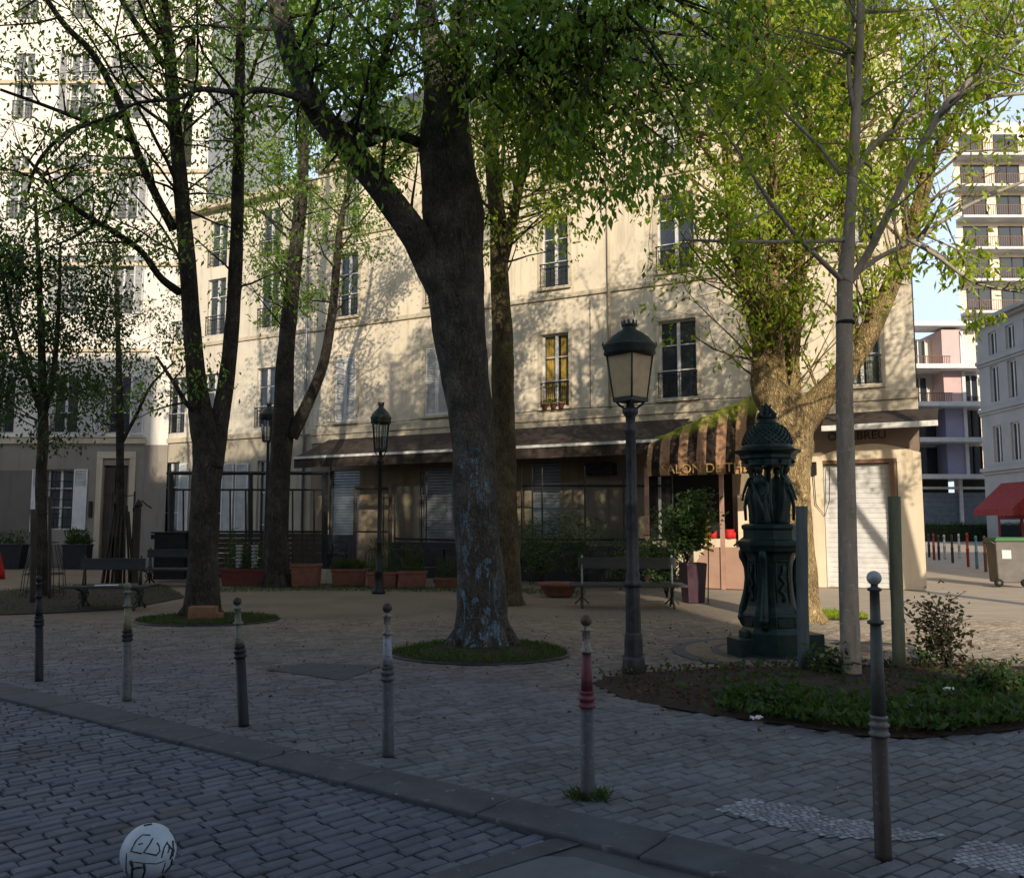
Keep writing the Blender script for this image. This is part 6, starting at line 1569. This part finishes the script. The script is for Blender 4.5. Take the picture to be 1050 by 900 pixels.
# tall plum pot with big shrub
Y = 19.0; b = P0(711, 616, Y); t = thing('tall_pot', 'tall tapered dark plum pot right of the bench with white brackets', 'planter', b)
h = P(711, 577, Y).z; g = MB(); g.box(0, 0, h / 2, .36, .36, h, tz=1.28, rz=R(12)); g.build('pot', 'plum', t, bevel=.01); g = MB(); g.box(0, 0, h + .004, .40, .40, .008, rz=R(12)); g.build('earth', 'soil', t)
sh = shrub('leafy_shrub', 'bushy green shrub with sunlit shoots growing from the tall plum pot', 'shrub', (b.x - .12, b.y, h), 1.6, .5, 2000, mat='leaf_dark', L=.12, W=.065, stems=12)
shoot = shrub('leafy_shoot', 'bright sunlit upright shoot at the top left of the potted shrub', 'shoot', (b.x - .32, b.y - .05, h + .55), 1.25, .2, 260, mat='leaf_bright', L=.10, W=.055, stems=3) if False else None
shrub('low_shrub', 'dark shrub in shade between the bench end and the plum pot', 'shrub', P0(684, 612, 20.2), 1.5, .5, 1300, mat='leaf_dark', L=.10, W=.06, stems=10)
# yellow sign beside it
b = P0(726, 612, 18.6); g = MB(); zt = P(726, 527, 18.6).z; zb = P(726, 566, 18.6).z
t = thing('yellow_ribbon', 'yellow spiral ribbon tied to a thin pole right of the leafy shrub', 'ribbon', b)
g.tube([(0, 0, 0), (.05, 0, zt)], .012, 5); g.build('pole', 'steel', t); g = MB()
vs = []; fs_ = []; n = 26
for i in range(n + 1): q = i / n; w_ = .11 * (1 - q * .75); a = i * 1.45; vs += [(.03 + w_ * math.cos(a), w_ * .5 * math.sin(a), zb + (zt - zb) * q), (.03 + w_ * math.cos(a), w_ * .5 * math.sin(a), zb + (zt - zb) * q + .05)]
for i in range(n): fs_.append((2 * i, 2 * i + 2, 2 * i + 3, 2 * i + 1))
g.add(vs, fs_, True); g.build('ribbon', pm('yellow_cloth', (.7, .48, .04), None, 5, .7), t)
# flower pots on the balcony under the yellow curtains
def W_L(s, out, z): v = OX + Vector((.882, -.471, 0)) * s + Vector((-.471, -.882, 0)) * out; return Vector((v.x, v.y, z))
a_, b_ = cols[2] - .38, cols[2] + .38
for i, f_ in enumerate((.1, .5, .85)):
    q = W_L(a_ + (b_ - a_) * f_, .12, HC + .205 + .0); t = thing('flower_pot', ('left', 'middle', 'right')[i] + ' terracotta flower pot on the sill below the yellow curtains', 'flower pot', q, RZ, 'flower pots on the yellow curtained window')
    g = MB(); g.lathe([(.07, 0), (.10, .15), (.115, .15), (.115, .19), (.09, .19)], 14); g.build('pot', 'terra', t)
    leaf_object('plant', 'leaf_dark', [(random.gauss(0, .07), random.gauss(0, .05), .19 + random.random() * .12) for _ in range(60)], rng.normal(size=(60, 3)), .07, .035, t)
# sparse rose bush and litter in the planting bed
b = G(975, 688); shrub('rose_bush', 'sparse dark twiggy rose bush at the back of the planting bed', 'bush', b, .85, .40, 760, mat='leaf_rose', L=.065, W=.042, stems=7)
shrub('weed_plant', 'small straggly weed left of the rose bush', 'weed', G(945, 688), .36, .12, 120, mat='leaf_dark', L=.06, W=.035, stems=3)
shrub('weed_plant', 'broad dark weed at the foot of the bluish stake', 'weed', G(848, 694), .34, .26, 260, mat='leaf_dark', L=.10, W=.04, stems=6)
shrub('weed_plant', 'clump of broad leafy weeds at the front edge of the planting bed', 'weed', G(955, 742), .16, .38, 420, mat='leaf_dark', L=.08, W=.055, stems=10)
shrub('weed_plant', 'leafy weeds at the front left of the planting bed', 'weed', G(785, 728), .18, .34, 360, mat='leaf_dark', L=.08, W=.05, stems=10)
shrub('weed_plant', 'tall grassy weeds at the right end of the planting bed', 'weed', G(1020, 712), .24, .38, 420, mat='leaf_dark', L=.09, W=.03, stems=14)
for px, py, s_, lab in ((973, 718, .05, 'white crumpled wrapper on the soil of the planting bed'), (776, 741, .05, 'dirty white wrapper at the front edge of the planting bed')):
    g = MB(); n = 7; vs = []
    for i in range(n):
        for j in range(n): vs.append(((i / (n - 1) - .5) * s_ * 2, (j / (n - 1) - .5) * s_, random.uniform(0, .035)))
    g.add(vs, [(i * n + j, (i + 1) * n + j, (i + 1) * n + j + 1, i * n + j + 1) for i in range(n - 1) for j in range(n - 1)]); o = g.build('wrapper', 'litter'); o.location = G(px, py) + Vector((0, 0, .09 if py < 730 else .03)); tag(o, lab, 'litter')
# orange stone block at the forked tree
b = G(208, 637); g = MB(); g.box(0, 0, .13, .46, .22, .26); g.box(.27, .02, .08, .12, .16, .14); o = g.build('stone_block', 'stone', bevel=.025); o.location = b; o.rotation_euler = (0, 0, R(5)); tag(o, 'orange brown stone block leaning at the foot of the forked tree', 'stone block')
# red cloth at the left edge
b = P0(-8, 592, 27.5); g = MB(); g.lathe([(.36, 0), (.34, .2), (.24, .6), (.12, .95), (.04, 1.02)], 20, pleat=.06, pn=7); o = g.build('red_cover', 'redcloth'); o.location = b; tag(o, 'bright red cone shaped cloth cover cut by the left edge', 'cloth cover')
# long dark planters along the left wall
for px0, px1, lab in ((-40, 26, 'long black trough against the wall at the far left'), (66, 92, 'dark trough with scrubby plants below the barred window')):
    trough(px0, px1, 577, 558, 34.0, 'dark', lab, True, n=500, ph=.5, mat='leaf_dark', group='dark troughs along the left wall', L=.12, W=.05)

# ------------------------------------------------------------------ buildings behind the camera (the other side of the street)
EDGE = 7.6
def rear(name, lab, x0, x1, y0, y1, h):
    t = thing(name, lab, 'building', ((x0 + x1) / 2, y0, 0)); w_ = x1 - x0
    ops = []
    nf = int(h // 3.2); nw = int(w_ // 2.6)
    for f_ in range(nf):
        for k_ in range(nw): x = -w_ / 2 + (k_ + .5) * w_ / nw; ops.append((x - .5, x + .5, 1.0 + f_ * 3.2, 2.9 + f_ * 3.2))
    s_ = MB(); wall_open(s_, -w_ / 2, w_ / 2, -.2, h, 0, ops, .2)
    g = MB(); g.add([(-v[0], -v[1], v[2]) for v in s_.v], s_.f)
    D = y0 - y1
    g.quad((-w_ / 2, 0, -.2), (-w_ / 2, 0, h), (-w_ / 2, -D, h), (-w_ / 2, -D, -.2)); g.quad((w_ / 2, 0, -.2), (w_ / 2, -D, -.2), (w_ / 2, -D, h), (w_ / 2, 0, h)); g.quad((-w_ / 2, -D, -.2), (-w_ / 2, -D, h), (w_ / 2, -D, h), (w_ / 2, -D, -.2)); g.quad((-w_ / 2, 0, h), (w_ / 2, 0, h), (w_ / 2, -D, h), (-w_ / 2, -D, h))
    g.build('wall', 'wall_back', t); MB().quad((-w_ / 2, -.4, 0), (w_ / 2, -.4, 0), (w_ / 2, -.4, h), (-w_ / 2, -.4, h)).build('inner_wall', 'black', t)
rear('street_house', 'plain grey street house behind the viewpoint, lower one beside the street opening', -.5, EDGE, -12, -24, 16.4)
rear('street_house', 'plain grey street house behind the viewpoint, middle one, a storey taller than the lower one', -7.6, -.55, -12, -24, 21.0)
rear('street_house', 'plain grey street house behind the viewpoint, tallest one further left', -60, -7.65, -12, -24, 26.0)
rear('street_house', 'plain grey street house behind the viewpoint across the side street', 22, 50, -12, -24, 20.0)

# ------------------------------------------------------------------ camera, light, world
cam = bpy.data.cameras.new('camera'); co = bpy.data.objects.new('camera', cam); COL.objects.link(co); sc.camera = co
co.location = (0, 0, H); co.rotation_euler = (math.pi / 2 + PIT, 0, 0)
cam.sensor_fit = 'HORIZONTAL'; cam.sensor_width = 36; cam.lens = 36 * FPX / 1050; cam.clip_end = 3000; cam.clip_start = .05
SUN_EL, SUN_AZ = R(20), math.atan2(.145, -1)      # azimuth measured from +Y towards +X
sd_ = Vector((math.sin(SUN_AZ) * math.cos(SUN_EL), math.cos(SUN_AZ) * math.cos(SUN_EL), math.sin(SUN_EL)))
sun = bpy.data.lights.new('sun', 'SUN'); sun.energy = 5.0; sun.angle = R(.5); sun.color = (1.0, .86, .66)
so = bpy.data.objects.new('sun', sun); COL.objects.link(so); so.rotation_mode = 'QUATERNION'; so.rotation_quaternion = (-sd_).to_track_quat('-Z', 'Y')
wd = bpy.data.worlds.new('World'); sc.world = wd; wd.use_nodes = True; nt = wd.node_tree; nt.nodes.clear()
wo = nt.nodes.new('ShaderNodeOutputWorld'); bg = nt.nodes.new('ShaderNodeBackground'); sk = nt.nodes.new('ShaderNodeTexSky')
sk.sky_type = 'NISHITA'; sk.sun_disc = False; sk.sun_elevation = SUN_EL; sk.sun_rotation = SUN_AZ; sk.air_density = 1.0; sk.dust_density = 1.5; sk.ozone_density = 1.0
tc = nt.nodes.new('ShaderNodeTexCoord'); sp = nt.nodes.new('ShaderNodeSeparateXYZ'); nt.links.new(tc.outputs['Generated'], sp.inputs[0])
hz_ = nt.nodes.new('ShaderNodeMapRange'); hz_.interpolation_type = 'SMOOTHSTEP'; nt.links.new(sp.outputs[2], hz_.inputs[0]); hz_.inputs[1].default_value = .85; hz_.inputs[2].default_value = .25; hz_.inputs[3].default_value = .22; hz_.inputs[4].default_value = .95
cl = noise(nt, tc.outputs['Generated'], 2.2, 5, .6); clr = ramp(nt, cl, .35, .7, (.75, .75, .75), (1, 1, 1))
hm = nt.nodes.new('ShaderNodeMath'); hm.operation = 'MULTIPLY'; nt.links.new(hz_.outputs[0], hm.inputs[0]); nt.links.new(clr, hm.inputs[1])
fy = nt.nodes.new('ShaderNodeMapRange'); nt.links.new(sp.outputs[1], fy.inputs[0]); fy.inputs[1].default_value = -.4; fy.inputs[2].default_value = .4; fy.inputs[3].default_value = .35; fy.inputs[4].default_value = 1.0  # haze dimmed behind the camera so the facade gets less ambient light
hm2 = nt.nodes.new('ShaderNodeMath'); hm2.operation = 'MULTIPLY'; nt.links.new(hm.outputs[0], hm2.inputs[0]); nt.links.new(fy.outputs[0], hm2.inputs[1])
skc = mixc(nt, hm2.outputs[0], sk.outputs[0], (6.0, 7.2, 8.8))     # thin bright haze low over the roofs
nt.links.new(skc, bg.inputs[0]); bg.inputs[1].default_value = .15; nt.links.new(bg.outputs[0], wo.inputs[0])
sc.view_settings.view_transform = 'Standard'; sc.view_settings.look = 'None'; sc.view_settings.exposure = 0; sc.view_settings.gamma = 1
sc.cycles.use_denoising = True; sc.cycles.max_bounces = 6; sc.cycles.transparent_max_bounces = 12; sc.cycles.caustics_reflective = False; sc.cycles.caustics_refractive = False
